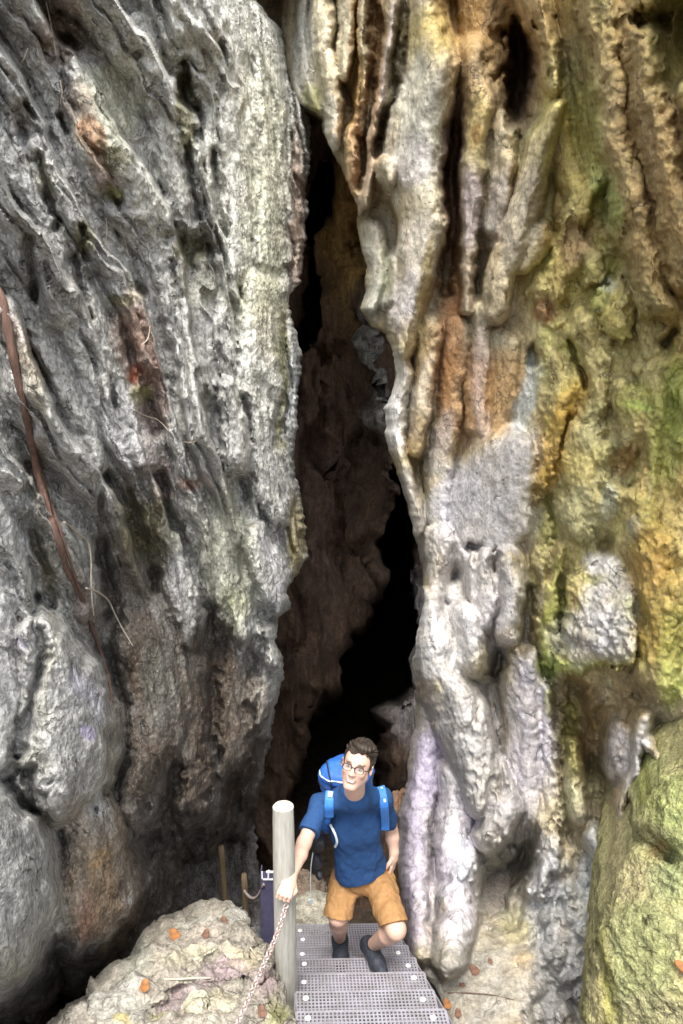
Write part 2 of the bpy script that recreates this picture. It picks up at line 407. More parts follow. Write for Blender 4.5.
    tv = np.array([.48, .87, 0]); al = P0 @ tv; z = P0[..., 2]
    k = .52 * sstep(290, 30, X) + .04
    q = np.stack([al + k * z, P0 @ n, z], -1)
    # tilted beds: each swells towards its right-hand edge and breaks off there
    u = (al + k * z) * 2.1 + .55 * fbm(P0 * np.array([1.3, 1.3, .8]), 3, 52) + .12 * fbm(P0 * 6, 2, 53)
    fr = u - np.floor(u); amp = .5 + .9 * np.clip(perlin(np.stack([np.floor(u) * 3.7, z * .7, z * 0], -1), 54) + .4, 0, 1)
    saw = np.where(fr < .90, np.sin(np.minimum(fr / .90, 1) * math.pi / 2), (1 - fr) / .10)
    H += .46 * saw ** 1.4 * amp * (sstep(250, 190, X) * .8 + .2) * sstep(820, 640, Y)
    u2 = u * 2.7 + .4 * fbm(P0 * 3, 2, 55); f2 = u2 - np.floor(u2); H += .085 * np.where(f2 < .86, np.sin(np.minimum(f2 / .86, 1) * math.pi / 2), (1 - f2) / .14) * (1 + .9 * sstep(180, 220, X)) * sstep(900, 700, Y)
    H = bulges(H, x, y, Y[:, 0], B, .03, 1.5)
    Cv = [
     ([(22, 108, 12), (30, 135, 9)], .20), ([(42, 160, 7), (48, 195, 7), (58, 225, 5)], .16), ([(84, 228, 6), (88, 262, 6)], .16),
     ([(76, 262, 4), (86, 300, 4), (92, 318, 3)], .16), ([(28, 240, 5), (36, 300, 4)], .16), ([(58, 115, 5), (66, 130, 4)], .14),
     ([(186, 60, 4), (187, 110, 9), (188, 160, 8), (196, 215, 5)], .24), ([(217, 150, 3), (219, 250, 3)], .14), ([(221, 40, 3), (220, 100, 3)], .12),
     ([(170, 238, 8), (190, 246, 12), (210, 246, 8)], .22), ([(172, 262, 3), (178, 300, 3)], .12),
     ([(245, 62, 7), (250, 75, 5)], .05), ([(246, 398, 3), (250, 425, 3), (252, 440, 2)], .2), ([(240, 480, 10), (243, 500, 8)], .2), ([(240, 545, 5), (243, 580, 4)], .12),
     ([(166, 502, 3), (178, 528, 3), (190, 560, 4), (204, 604, 4)], .14), ([(206, 612, 8), (212, 660, 8), (212, 760, 5)], .26),
     ([(142, 486, 10), (158, 478, 7)], .16), ([(28, 470, 6), (30, 520, 6), (42, 560, 7), (50, 595, 8)], .18), ([(100, 480, 6), (104, 560, 7), (108, 620, 10), (112, 700, 8)], .2),
     ([(105, 195, 8), (112, 203, 6)], .16), ([(138, 285, 8), (142, 290, 5)], .14), ([(152, 390, 12), (155, 430, 12)], .16), ([(128, 355, 8), (130, 380, 6)], .12),
     ([(28, 770, 5), (34, 790, 10), (30, 812, 6)], .3), ([(36, 600, 5), (40, 650, 6), (30, 700, 7), (22, 750, 6)], .2),
     ([(176, 768, 14), (166, 800, 12), (158, 840, 14)], .3), ([(98, 808, 4)], .14), ([(270, 310, 3)], .0), ([(262, 270, 12), (275, 276, 10)], .07),
     ([(258, 380, 3), (268, 395, 5)], .1), ([(277, 400, 4), (280, 450, 4)], .14), ([(232, 300, 4), (236, 350, 3)], .1), ([(135, 55, 5)], .1), ([(60, 40, 7), (64, 62, 6)], .2),
     ([(190, 480, 4), (205, 520, 3)], .1),
    ]
    H = carve(H, x, y, Y[:, 0], Cv)
    e = xc[:, None] - X
    H -= .20 * (1 - np.sqrt(np.clip(1 - (np.clip(13 - e, 0, 13) / 13) ** 2, 0, 1)))
    P = r * (D0 - H)[..., None]
    # weathering relief: flutes following the tilt of the beds, pits, knobs
    N = grid_normals(P); P0 = P.copy(); al = P0 @ tv; z = P0[..., 2]; q = np.stack([al + k * z, P0 @ n, z], -1)
    wq = q + .12 * np.stack([fbm(P0 * 2.5, 3, 71), fbm(P0 * 2.5, 3, 75), fbm(P0 * 2.5, 3, 79)], -1)
    low = sstep(620, 800, Y)                       # smoother, water-worn rock low down
    rough = (1 - .65 * low) * (1 - .45 * sstep(190, 240, X) * sstep(330, 280, Y))
    d = .045 * (ridged(wq * np.array([3.0, 2, .40]), 3, 11) - .55) * (1 - .5 * low)
    d += .022 * (ridged(wq * np.array([11, 7, 1.0]), 4, 15, .55) - .55) * rough
    d += .016 * fbm(P0 * np.array([7, 7, 4.0]), 4, 19, .65) * (1 - .4 * low)
    vw = -P / np.linalg.norm(P, axis=-1, keepdims=True); nv = (N * vw).sum(-1); ff = np.clip((nv - .12) / .40, 0, 1); d *= np.clip(nv / .5, .3, 1); rough = rough * ff
    pit = worley(wq * np.array([12, 12, 5.]) + .5 * fbm(P0 * 9, 2, 24)[..., None], 23)
    d -= .009 * sstep(.40, .05, pit) * rough * sstep(-.1, .35, fbm(P0 * 2.5, 3, 25))
    knob = worley(P0 * 21, 27)
    d += .007 * sstep(.5, .05, knob) * rough * sstep(-.15, .3, fbm(P0 * 2, 3, 28))
    d += .014 * (ridged(wq * np.array([24, 22, 6.]), 2, 33, .55) - .5) * rough
    d += .006 * fbm(P0 * 34, 1, 35) * rough
    Nd = N + vw * .8; Nd /= np.linalg.norm(Nd, axis=-1, keepdims=True)
    P = P + Nd * d[..., None]
    # mineral colour; low browns and greys are also darkened for the undercut's shade
    N1, N2 = base_noise(P0, 1, 60)
    st = fbm(wq * np.array([7, 7, .9]), 4, 63)
    C = np.array(GREY) * (1 + .35 * st + .25 * N2)[..., None]
    C = C + (np.array(PALE) - C) * (sstep(-.1, .45, fbm(wq * np.array([5, 5, 2.]), 4, 66)) * .55)[..., None]
    C = C + (np.array(DGREY) - C) * (sstep(.1, .5, fbm(P0 * np.array([6, 6, 3.5]), 5, 68)) * .6)[..., None]
    pt = [
     (255, 130, 55, 240, 0, PALE, .75), (270, 190, 20, 170, 0, YG, .45), (248, 160, 10, 130, 0, YG, .3), (165, 170, 40, 70, 20, PALE, .6), (110, 110, 45, 50, 0, YG, .4), (160, 40, 60, 50, 0, PALE, .5),
     (298, 230, 10, 90, 0, RUST, .6), (296, 200, 5, 120, 0, (.4, .3, .24), .6), (300, 300, 8, 60, 0, PALE, .2), (186, 110, 10, 60, 0, OLIVE, .85), (192, 250, 26, 16, 0, OLIVE, .8), (195, 280, 26, 30, 0, OLIVE, .35),
     (60, 30, 26, 50, 15, (.24, .16, .12), .7), (75, 105, 25, 25, 40, (.26, .19, .15), .6), (90, 135, 22, 14, 50, (.26, .13, .06), .9), (100, 172, 12, 28, -20, (.22, .12, .07), .85), (112, 195, 12, 10, 0, MOSS, .8), (120, 160, 18, 14, 0, OLIVE, .7),
     (22, 120, 14, 18, 0, (.22, .15, .11), .8), (45, 178, 10, 26, -15, OLIVE, .8), (86, 240, 9, 22, 0, OLIVE, .85), (78, 285, 7, 30, -15, DBROWN, .6),
     (20, 345, 14, 50, -25, (.30, .20, .14), .7), (32, 380, 12, 50, -20, (.28, .23, .12), .65), (135, 340, 24, 55, -12, (.26, .15, .10), .8), (152, 400, 18, 45, 0, (.22, .14, .11), .75), (132, 372, 8, 12, 0, (.38, .12, .06), .9), (140, 395, 10, 10, 0, MOSS, .6), (118, 300, 14, 10, 0, OLIVE, .8), (136, 290, 18, 12, 0, (.25, .2, .12), .7),
     (160, 480, 16, 30, -10, (.30, .18, .15), .55), (190, 482, 12, 8, 0, (.3, .16, .12), .8), (205, 480, 10, 8, 0, (.5, .42, .4), .7),
     (262, 360, 28, 80, 0, PALE, .7), (270, 330, 22, 40, 0, CREAM, .35), (258, 300, 30, 30, 0, YG, .4), (245, 430, 8, 40, 0, (.55, .53, .5), .5), (282, 400, 5, 80, 0, OLIVE, .85), (294, 380, 8, 60, 0, BLUEG, .5), (280, 340, 10, 25, 0, YG, .5),
     (295, 540, 14, 50, 0, (.28, .23, .09), .85), (268, 570, 22, 45, 0, (.48, .48, .53), .6), (228, 560, 40, 80, -10, YG, .35), (232, 610, 22, 35, -5, MOSS, .35), (276, 660, 10, 40, 0, PALE, .4),
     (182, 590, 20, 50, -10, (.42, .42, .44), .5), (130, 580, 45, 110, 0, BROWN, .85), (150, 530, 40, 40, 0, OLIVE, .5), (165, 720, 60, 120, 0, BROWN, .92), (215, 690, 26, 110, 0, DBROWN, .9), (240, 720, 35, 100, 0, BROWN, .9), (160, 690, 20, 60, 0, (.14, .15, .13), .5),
     (200, 850, 120, 150, 0, DBROWN, .9), (60, 1000, 130, 80, 0, DBROWN, .85), (95, 880, 45, 80, 0, (.17, .12, .07), .95), (108, 910, 20, 50, 0, (.22, .155, .10), .7), (90, 920, 12, 30, 0, (.2, .1, .08), .6), (97, 860, 12, 14, 0, OCHRE, .35),  # brown rock, toned down further as painted shade below the overhang
     (40, 480, 10, 50, 0, (.16, .11, .05), .85), (45, 560, 14, 50, -15, (.18, .15, .07), .8), (80, 590, 16, 40, -10, (.15, .10, .08), .8), (42, 700, 12, 90, 8, OLIVE, .7), (30, 760, 20, 20, 0, OLIVE, .7), (110, 740, 12, 70, 0, (.18, .15, .09), .6), (70, 820, 40, 18, 0, (.3, .24, .18), .6),
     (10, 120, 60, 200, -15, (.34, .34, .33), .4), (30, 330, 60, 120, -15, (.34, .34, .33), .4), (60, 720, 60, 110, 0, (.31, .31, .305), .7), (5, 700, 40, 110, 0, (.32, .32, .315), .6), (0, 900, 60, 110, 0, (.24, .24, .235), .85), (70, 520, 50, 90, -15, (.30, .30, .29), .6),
     (85, 690, 14, 40, -25, (.40, .39, .46), .7), (91, 728, 7, 6, 0, (.42, .37, .58), .7), (24, 640, 6, 10, 0, (.44, .41, .54), .7), (8, 640, 30, 70, 0, (.46, .46, .48), .4),
     (10, 480, 26, 80, -10, (.44, .45, .44), .5), (5, 900, 50, 70, 0, (.24, .245, .24), .7), (5, 960, 40, 20, 0, (.30, .30, .24), .6), (130, 440, 24, 60, -20, (.43, .43, .45), .5),
    ]
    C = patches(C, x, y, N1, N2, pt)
    C *= (1 + .22 * fbm(P0 * 24, 2, 91) * ff)[..., None]
    C = np.clip(C, .02, .75)
    # the edge turns back into the cave; the top turns back into the hill
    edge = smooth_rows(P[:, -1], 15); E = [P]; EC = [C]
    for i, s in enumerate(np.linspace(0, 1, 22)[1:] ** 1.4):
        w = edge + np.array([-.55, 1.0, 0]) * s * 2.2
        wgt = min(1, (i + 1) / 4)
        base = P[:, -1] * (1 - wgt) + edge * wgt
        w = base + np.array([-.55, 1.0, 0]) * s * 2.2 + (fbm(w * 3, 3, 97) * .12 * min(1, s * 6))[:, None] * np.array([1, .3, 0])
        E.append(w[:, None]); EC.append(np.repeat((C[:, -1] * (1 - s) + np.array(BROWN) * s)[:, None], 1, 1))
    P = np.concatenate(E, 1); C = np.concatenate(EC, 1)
    tops = [P]; topc = [C]
    for s in (.25, .8, 1.8, 3.5):
        w = P[0] + np.array([-.85, .5, .25]) * s
        w = w + (fbm(w * 1.2, 3, 99) * .25)[:, None] * np.array([0, 0, 1])
        tops.insert(0, w[None]); topc.insert(0, C[:1])
    P = np.concatenate(tops, 0); C = np.concatenate(topc, 0)
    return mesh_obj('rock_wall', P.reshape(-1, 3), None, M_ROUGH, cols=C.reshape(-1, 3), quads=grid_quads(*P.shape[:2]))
tag(left_wall(), 'grey weathered limestone wall with slanting ridges, left of the dark cleft', 'rock wall')

# ---------------------------------------------------------------- right wall
RS = [(246, -230), (244, -60), (246, 0), (258, 23), (272, 52), (282, 80), (294, 104), (312, 112), (322, 118), (326, 138), (329, 146), (338, 162), (347, 182), (356, 205), (358, 234), (366, 266),
      (363, 299), (362, 308), (370, 327), (386, 334), (394, 358), (396, 379), (386, 408), (385, 437), (398, 476), (409, 511), (415, 540), (421, 564), (424, 602), (417, 632), (412, 662),
      (416, 682), (414, 725), (408, 752), (407, 783), (398, 815), (396, 862), (401, 900), (402, 940), (412, 965), (432, 985), (445, 1010), (458, 1040), (470, 1200)]
def right_wall():
    py = np.arange(-230, 1190, 1.45); nc = 440
    xc = curve_x(py, RS) + 3.0 * perlin(np.stack([py * .05, py * 0, py * 0], -1), 8) + 1.0 * perlin(np.stack([py * .17, py * 0, py * 0], -1), 9)
    t = np.linspace(0, 1, nc)
    xl = smooth_rows(xc[:, None], 81)
    ramp = t * (940 - 400)
    X = xl + (940 - xl) * t[None, :] + (xc[:, None] - xl) * sstep(70, 0, ramp)[None, :]; Y = np.repeat(py[:, None], nc, 1)
    r = ray(X, Y)
    n = np.array([-.84, -.54, -.06]); n /= np.linalg.norm(n)
    p0 = np.array([.55, 6.1, -.5])
    D0 = np.clip((p0 @ n) / np.minimum(r @ n, -.02), 2.0, 30)
    D0 = smin(D0, np.full(D0.shape, 6.25), .9)
    # low down the wall comes forward and runs out into a sloping rock floor
    fl = sstep(700, 1040, Y)
    D0 = D0 * (1 - fl) + np.minimum(D0, 4.95 - (.0042 - .0030 * sstep(515, 560, X)) * np.clip(Y - 960, -200, 200) - .0012 * (X - 430)) * fl
    P0 = r * D0[..., None]
    wx = fbm(P0 * 2.8, 4, 140) * 8; wy = fbm(P0 * 2.8 + 31, 4, 144) * 11
    wx += fbm(P0 * 12, 3, 147) * 2.2; wy += fbm(P0 * 12 + 9, 3, 149) * 3
    x = X + wx; y = Y + wy
    H = .65 * sstep(330, -120, Y) * sstep(540, 720, X) + gaus(X, Y, [(268, 20, 16, 90, -.25), (520, 60, 26, 90, -.45), (640, 60, 60, 160, .20), (690, 30, 30, 60, -.5), (580, 150, 40, 90, -.12), (540, 700, 60, 120, -.12), (600, 760, 40, 90, -.25),
                    (660, 560, 50, 160, .16), (455, 160, 10, 160, -.16), (460, 330, 60, 120, .05), (500, 870, 40, 60, -.30), (570, 330, 60, 80, .05), (600, 880, 40, 90, -.1), (330, 60, 40, 120, .12)])
    B = [
     ([(300, -20, 10), (304, 40, 10), (309, 85, 9), (316, 108, 7)], .10, .14), ([(322, -30, 12), (324, 50, 11), (333, 95, 11), (336, 140, 9)], .24, .18), ([(335, 145, 8)], .2, .1),
     ([(347, -30, 11), (347, 40, 10), (342, 70, 8)], .26, .16), ([(366, -30, 6), (363, 60, 6), (362, 110, 7), (353, 150, 8), (352, 185, 7), (361, 206, 7)], .28, .16),
     ([(391, -40, 7), (390, 40, 7), (386, 95, 7), (374, 140, 6), (369, 180, 6), (365, 203, 7)], .34, .2),
     ([(426, -30, 16), (427, 20, 18), (432, 70, 28), (420, 120, 33), (413, 168, 34), (424, 220, 25), (417, 262, 23), (408, 312, 19), (402, 350, 16)], .42, .34),
     ([(385, 168, 12), (389, 182, 8)], .46, .2), ([(372, 232, 14), (378, 270, 14), (370, 306, 11)], .2, .2), ([(395, 260, 8), (390, 300, 8)], .3, .14),
     ([(398, 345, 10), (406, 372, 11), (398, 395, 13), (394, 425, 12), (396, 446, 12), (406, 480, 12), (414, 525, 12)], .34, .2),
     ([(430, 330, 12), (428, 370, 11), (418, 415, 10), (416, 450, 8)], .30, .16),
     ([(470, 50, 16), (477, 110, 18), (474, 165, 14), (470, 215, 11), (470, 270, 9), (466, 310, 8)], .22, .2), ([(500, 130, 20), (492, 190, 18), (488, 240, 14)], .10, .16),
     ([(455, 330, 14), (448, 400, 15), (440, 460, 14), (438, 520, 12)], .17, .12), ([(482, 310, 13), (478, 380, 14), (474, 430, 12)], .16, .12), ([(505, 340, 16), (500, 400, 18), (490, 440, 12)], .12, .12),
     ([(556, 110, 10), (532, 180, 17), (508, 250, 18), (494, 312, 14)], .24, .2), ([(592, 180, 12), (566, 240, 16), (552, 290, 14)], .18, .18), ([(505, 160, 10), (494, 230, 11)], .16, .16), ([(535, 235, 16), (522, 268, 12)], .16, .16), ([(548, 260, 12)], .14, .14),
     ([(500, 460, 36), (490, 510, 44), (480, 540, 34)], .18, .12),
     ([(440, 540, 16), (436, 580, 15), (432, 600, 14)], .26, .16), ([(480, 560, 14), (484, 600, 17), (482, 625, 13)], .36, .2), ([(506, 560, 14), (512, 600, 15), (508, 632, 12)], .38, .22), ([(452, 590, 14)], .2, .2),
     ([(428, 600, 16), (430, 640, 24), (440, 678, 28), (462, 725, 30), (476, 770, 26), (478, 808, 13)], .52, .38),
     ([(465, 620, 18), (468, 660, 20)], .46, .24),
     ([(432, 700, 14), (424, 760, 20), (416, 830, 18), (420, 900, 18), (424, 950, 18)], .20, .26), ([(448, 770, 14), (455, 830, 24), (462, 880, 22), (452, 930, 22), (450, 960, 20)], .30, .26),
     ([(495, 770, 18), (500, 810, 24), (490, 840, 17)], .40, .3), ([(520, 660, 20), (522, 720, 22), (522, 780, 22), (530, 830, 14)], .20, .22), ([(545, 690, 12), (548, 760, 12), (546, 820, 14), (542, 880, 14)], .18, .18),
     ([(550, 560, 14), (546, 600, 12), (552, 650, 12)], .12, .16),
     ([(590, 440, 24), (585, 480, 26), (580, 520, 22)], .18, .16), ([(560, 400, 10), (548, 450, 9), (538, 490, 8)], .14, .1), ([(600, 370, 14), (596, 410, 12)], .16, .12),
     ([(620, 300, 22), (618, 320, 18)], .22, .16), ([(632, 400, 20), (640, 420, 16)], .22, .14), ([(655, 380, 14), (650, 450, 12), (648, 520, 14)], .2, .14),
     ([(585, -60, 22), (604, 20, 22), (612, 90, 20), (622, 160, 20), (640, 230, 20), (660, 300, 18)], .34, .26), ([(640, 30, 22), (650, 100, 26), (668, 180, 28), (690, 260, 30)], .40, .3), ([(530, -20, 18), (548, 40, 14), (552, 90, 10)], .22, .2), ([(700, 100, 30), (720, 200, 30)], .46, .3),
     ([(555, 60, 14), (558, 140, 16), (575, 200, 14)], .06, .12), ([(570, 250, 18), (590, 270, 16)], .16, .16), ([(545, 290, 14), (556, 320, 12)], .14, .14),
     ([(610, 480, 12), (640, 500, 18), (650, 560, 24), (660, 620, 26), (660, 680, 24)], .24, .2),
     ([(644, 716, 6), (637, 760, 7), (626, 800, 6), (622, 826, 5)], .24, .12), ([(645, 742, 5), (662, 760, 5)], .24, .1), ([(620, 730, 14), (618, 770, 12)], .06, .12),
     ([(575, 745, 9), (572, 790, 12), (578, 815, 10)], .12, .14), ([(588, 836, 9), (596, 846, 9)], .12, .14), ([(603, 864, 9), (608, 874, 10)], .12, .14),
    ]
    # knobbly crust over the right-hand part of the wall
    crust = sstep(525, 575, X) * sstep(120, 230, Y)
    wv = fbm(P0 * 4, 3, 152)[..., None] * .5
    H += crust * (.20 * (.55 - worley(P0 * np.array([3.4, 3.4, 2.6]) + wv, 153)) + .10 * (.5 - worley(P0 * np.array([8, 8, 6.]) + wv, 154)) + .07 * (ridged(P0 * np.array([3, 3, 1.8]), 4, 155, .6) - .5))
    rub = sstep(505, 550, X) * sstep(770, 830, Y) * sstep(640, 600, X)
    H += rub * (.24 * (.55 - worley(P0 * np.array([6., 6., 5.]) + wv, 161)) + .12 * (.5 - worley(P0 * 13 + wv, 162)) + .08 * (ridged(P0 * 5, 4, 163, .6) - .5))
    big = [b for b in B if min(p[0] for p in b[0]) >= 580 and min(p[1] for p in b[0]) < 150]; B = [b for b in B if b not in big]
    near = [b for b in B if min(p[0] for p in b[0]) < 535 or min(p[1] for p in b[0]) > 700 or min(p[1] for p in b[0]) < 150]; crusty = [b for b in B if b not in near and len(b[0]) > 1]
    H = bulges(H, x, y, Y[:, 0], near, .05, 1.65)
    x2 = x + fbm(P0 * 5, 4, 156, .6) * 16; y2 = y + fbm(P0 * 5 + 3, 4, 157, .6) * 20
    H = bulges(H, x2, y2, Y[:, 0], crusty, .09, 1.1)
    H = bulges(H, x + .9 * (x2 - x), y + .9 * (y2 - y), Y[:, 0], big, .14, 1.5)
    slab = [(590, 552), (621, 556), (638, 573), (630, 620), (634, 663), (556, 668), (566, 625), (568, 580)]
    sl = rows_of(Y[:, 0], [(600, 610, 70)], 20)
    sd = poly_in(x[sl] + 14 * fbm(P0[sl] * 6, 4, 148, .6), y[sl] + 14 * fbm(P0[sl] * 6 + 5, 4, 149, .6), slab)
    H[sl] = smax(np.where(sd > -25, .34 * sstep(540, 640, y[sl]) + .06 - .10 * np.clip(1 - sd / 22, 0, 1) ** 2 + .08 * np.minimum(sd, 0) + .10 * fbm(P0[sl] * 5, 4, 158, .6) + .05 * ridged(P0[sl] * 9, 3, 159), -9), H[sl], .02)
    Cv = [
     ([(520, 40, 12), (520, 80, 13), (512, 120, 8)], .55), ([(397, 30, 4), (393, 90, 4), (380, 140, 4), (375, 158, 3)], .22), ([(341, 80, 3), (350, 100, 3), (357, 140, 3)], .12), ([(361, 60, 3), (360, 130, 3), (358, 185, 3)], .12),
     ([(378, -20, 6), (377, 60, 6), (368, 120, 5), (361, 170, 4)], .14),
     ([(453, 125, 6), (452, 180, 8), (450, 220, 6), (446, 290, 5)], .22), ([(484, 240, 6), (478, 290, 4)], .14), ([(449, 0, 6), (452, 40, 6)], .1),
     ([(532, 348, 4), (535, 362, 6)], .18), ([(570, 340, 4), (580, 372, 5), (584, 384, 3)], .2), ([(548, 298, 6), (552, 320, 7)], .12),
     ([(468, 545, 4), (476, 548, 4), (474, 565, 3)], .26), ([(498, 554, 4), (494, 574, 4)], .32), ([(450, 568, 11), (456, 588, 8)], .12),
     ([(531, 590, 5), (528, 625, 7), (524, 650, 6)], .3), ([(500, 655, 9), (494, 668, 6)], .4), ([(488, 700, 3), (502, 760, 4), (506, 790, 3)], .12),
     ([(552, 500, 3), (556, 540, 4), (548, 580, 5)], .14), ([(606, 545, 8)], .14), ([(575, 690, 10), (585, 730, 16), (590, 770, 14)], .2), ([(635, 690, 8)], .16),
     ([(530, 835, 6), (518, 860, 16), (500, 885, 18), (490, 900, 12)], .48), ([(476, 908, 3), (500, 910, 3)], .08), ([(556, 230, 6)], .12), ([(575, 230, 8), (568, 245, 6)], .12),
     ([(650, 760, 5), (652, 778, 6), (630, 810, 3)], .2), ([(622, 470, 14), (634, 462, 10)], .16), ([(432, 800, 3), (434, 850, 3), (430, 920, 4)], .14), ([(468, 735, 3), (478, 690, 3)], .06), ([(668, 340, 8), (676, 330, 6)], .25), ([(640, 20, 8), (660, 20, 12)], .25),
    ]
    H = carve(H, x, y, Y[:, 0], Cv)
    e = X - xc[:, None]
    lo = 1 - .8 * sstep(940, 1000, Y)
    H -= .32 * lo * (1 - np.sqrt(np.clip(1 - (np.clip(13 - e, 0, 13) / 13) ** 2, 0, 1)))
    P = r * (D0 - H)[..., None]
    N = grid_normals(P); P0 = P.copy()
    tv = np.array([-.54, .84, 0]); al = P0 @ tv; z = P0[..., 2]
    q = np.stack([al + .06 * z, P0 @ n, z], -1)
    wq = q + .12 * np.stack([fbm(P0 * 2.2, 3, 171), fbm(P0 * 2.2, 3, 175), fbm(P0 * 2.2, 3, 179)], -1)
    rgh = .35 + .65 * np.maximum.reduce([sstep(520, 580, X) * sstep(200, 330, Y), sstep(600, 660, Y) * .8, sstep(540, 600, X)])
    smooth_patch = np.exp(-((X - 495) / 52) ** 4 - ((Y - 495) / 62) ** 4)
    vw = -P / np.linalg.norm(P, axis=-1, keepdims=True); nv = (N * vw).sum(-1); ff = np.clip((nv - .12) / .40, 0, 1)
    rgh = rgh * (1 - .7 * smooth_patch) * ff; scal_f = ff
    d = .035 * (ridged(wq * np.array([3.2, 2, .4]), 2, 111) - .5) * (1 - .8 * smooth_patch)
    d += .030 * fbm(P0 * np.array([5, 5, 2.2]), 3, 119, .5) * (1 - .5 * smooth_patch)
    d += .022 * (ridged(P0 * np.array([7, 7, 5.]), 3, 115, .5) - .5) * rgh
    sc = worley(P0 * np.array([17, 17, 13.]), 123)
    scal = np.exp(-((X - 478) / 26) ** 2 - ((Y - 775) / 55) ** 2)
    d += (.028 * scal + .008 * rgh) * (sstep(.1, .6, sc) - .6)
    pit = worley(P0 * 13, 125)
    d -= .020 * sstep(.25, .08, pit) * (.15 + .85 * rgh) * sstep(0, .3, fbm(P0 * 2.2, 3, 126))
    d += .007 * (ridged(P0 * 22, 2, 133, .55) - .5) * rgh + .003 * fbm(P0 * 36, 1, 135) * rgh + .007 * fbm(P0 * np.array([16, 16, 9]), 2, 137) * ff
    vw = -P / np.linalg.norm(P, axis=-1, keepdims=True); fc = np.clip((N * vw).sum(-1) / .5, .28, 1)
    Nd = N + vw * .8; Nd /= np.linalg.norm(Nd, axis=-1, keepdims=True)
    P = P + Nd * (d * fc)[..., None]
    N1, N2 = base_noise(P0, 1, 160)
    st = fbm(wq * np.array([6, 6, .6]), 4, 163)
    rt = sstep(500, 560, X) * sstep(720, 640, Y)
    C = (np.array((.40, .35, .24)) * (1 - rt[..., None]) + np.array((.40, .345, .15)) * rt[..., None]) * (1 + .35 * st + .3 * N2)[..., None]
    C = C + (np.array((.44, .44, .13)) - C) * (rt * sstep(0, .4, fbm(P0 * np.array([4, 4, 3.]), 4, 164)) * .7)[..., None]
    C = C + (np.array((.16, .09, .04)) - C) * (rt * sstep(.1, .45, fbm(P0 * np.array([5, 5, 3.]), 4, 165)) * .55)[..., None]
    C = C + (np.array(OCHRE) - C) * (sstep(-.05, .5, fbm(wq * np.array([4, 4, .9]), 4, 166)) * .5)[..., None]
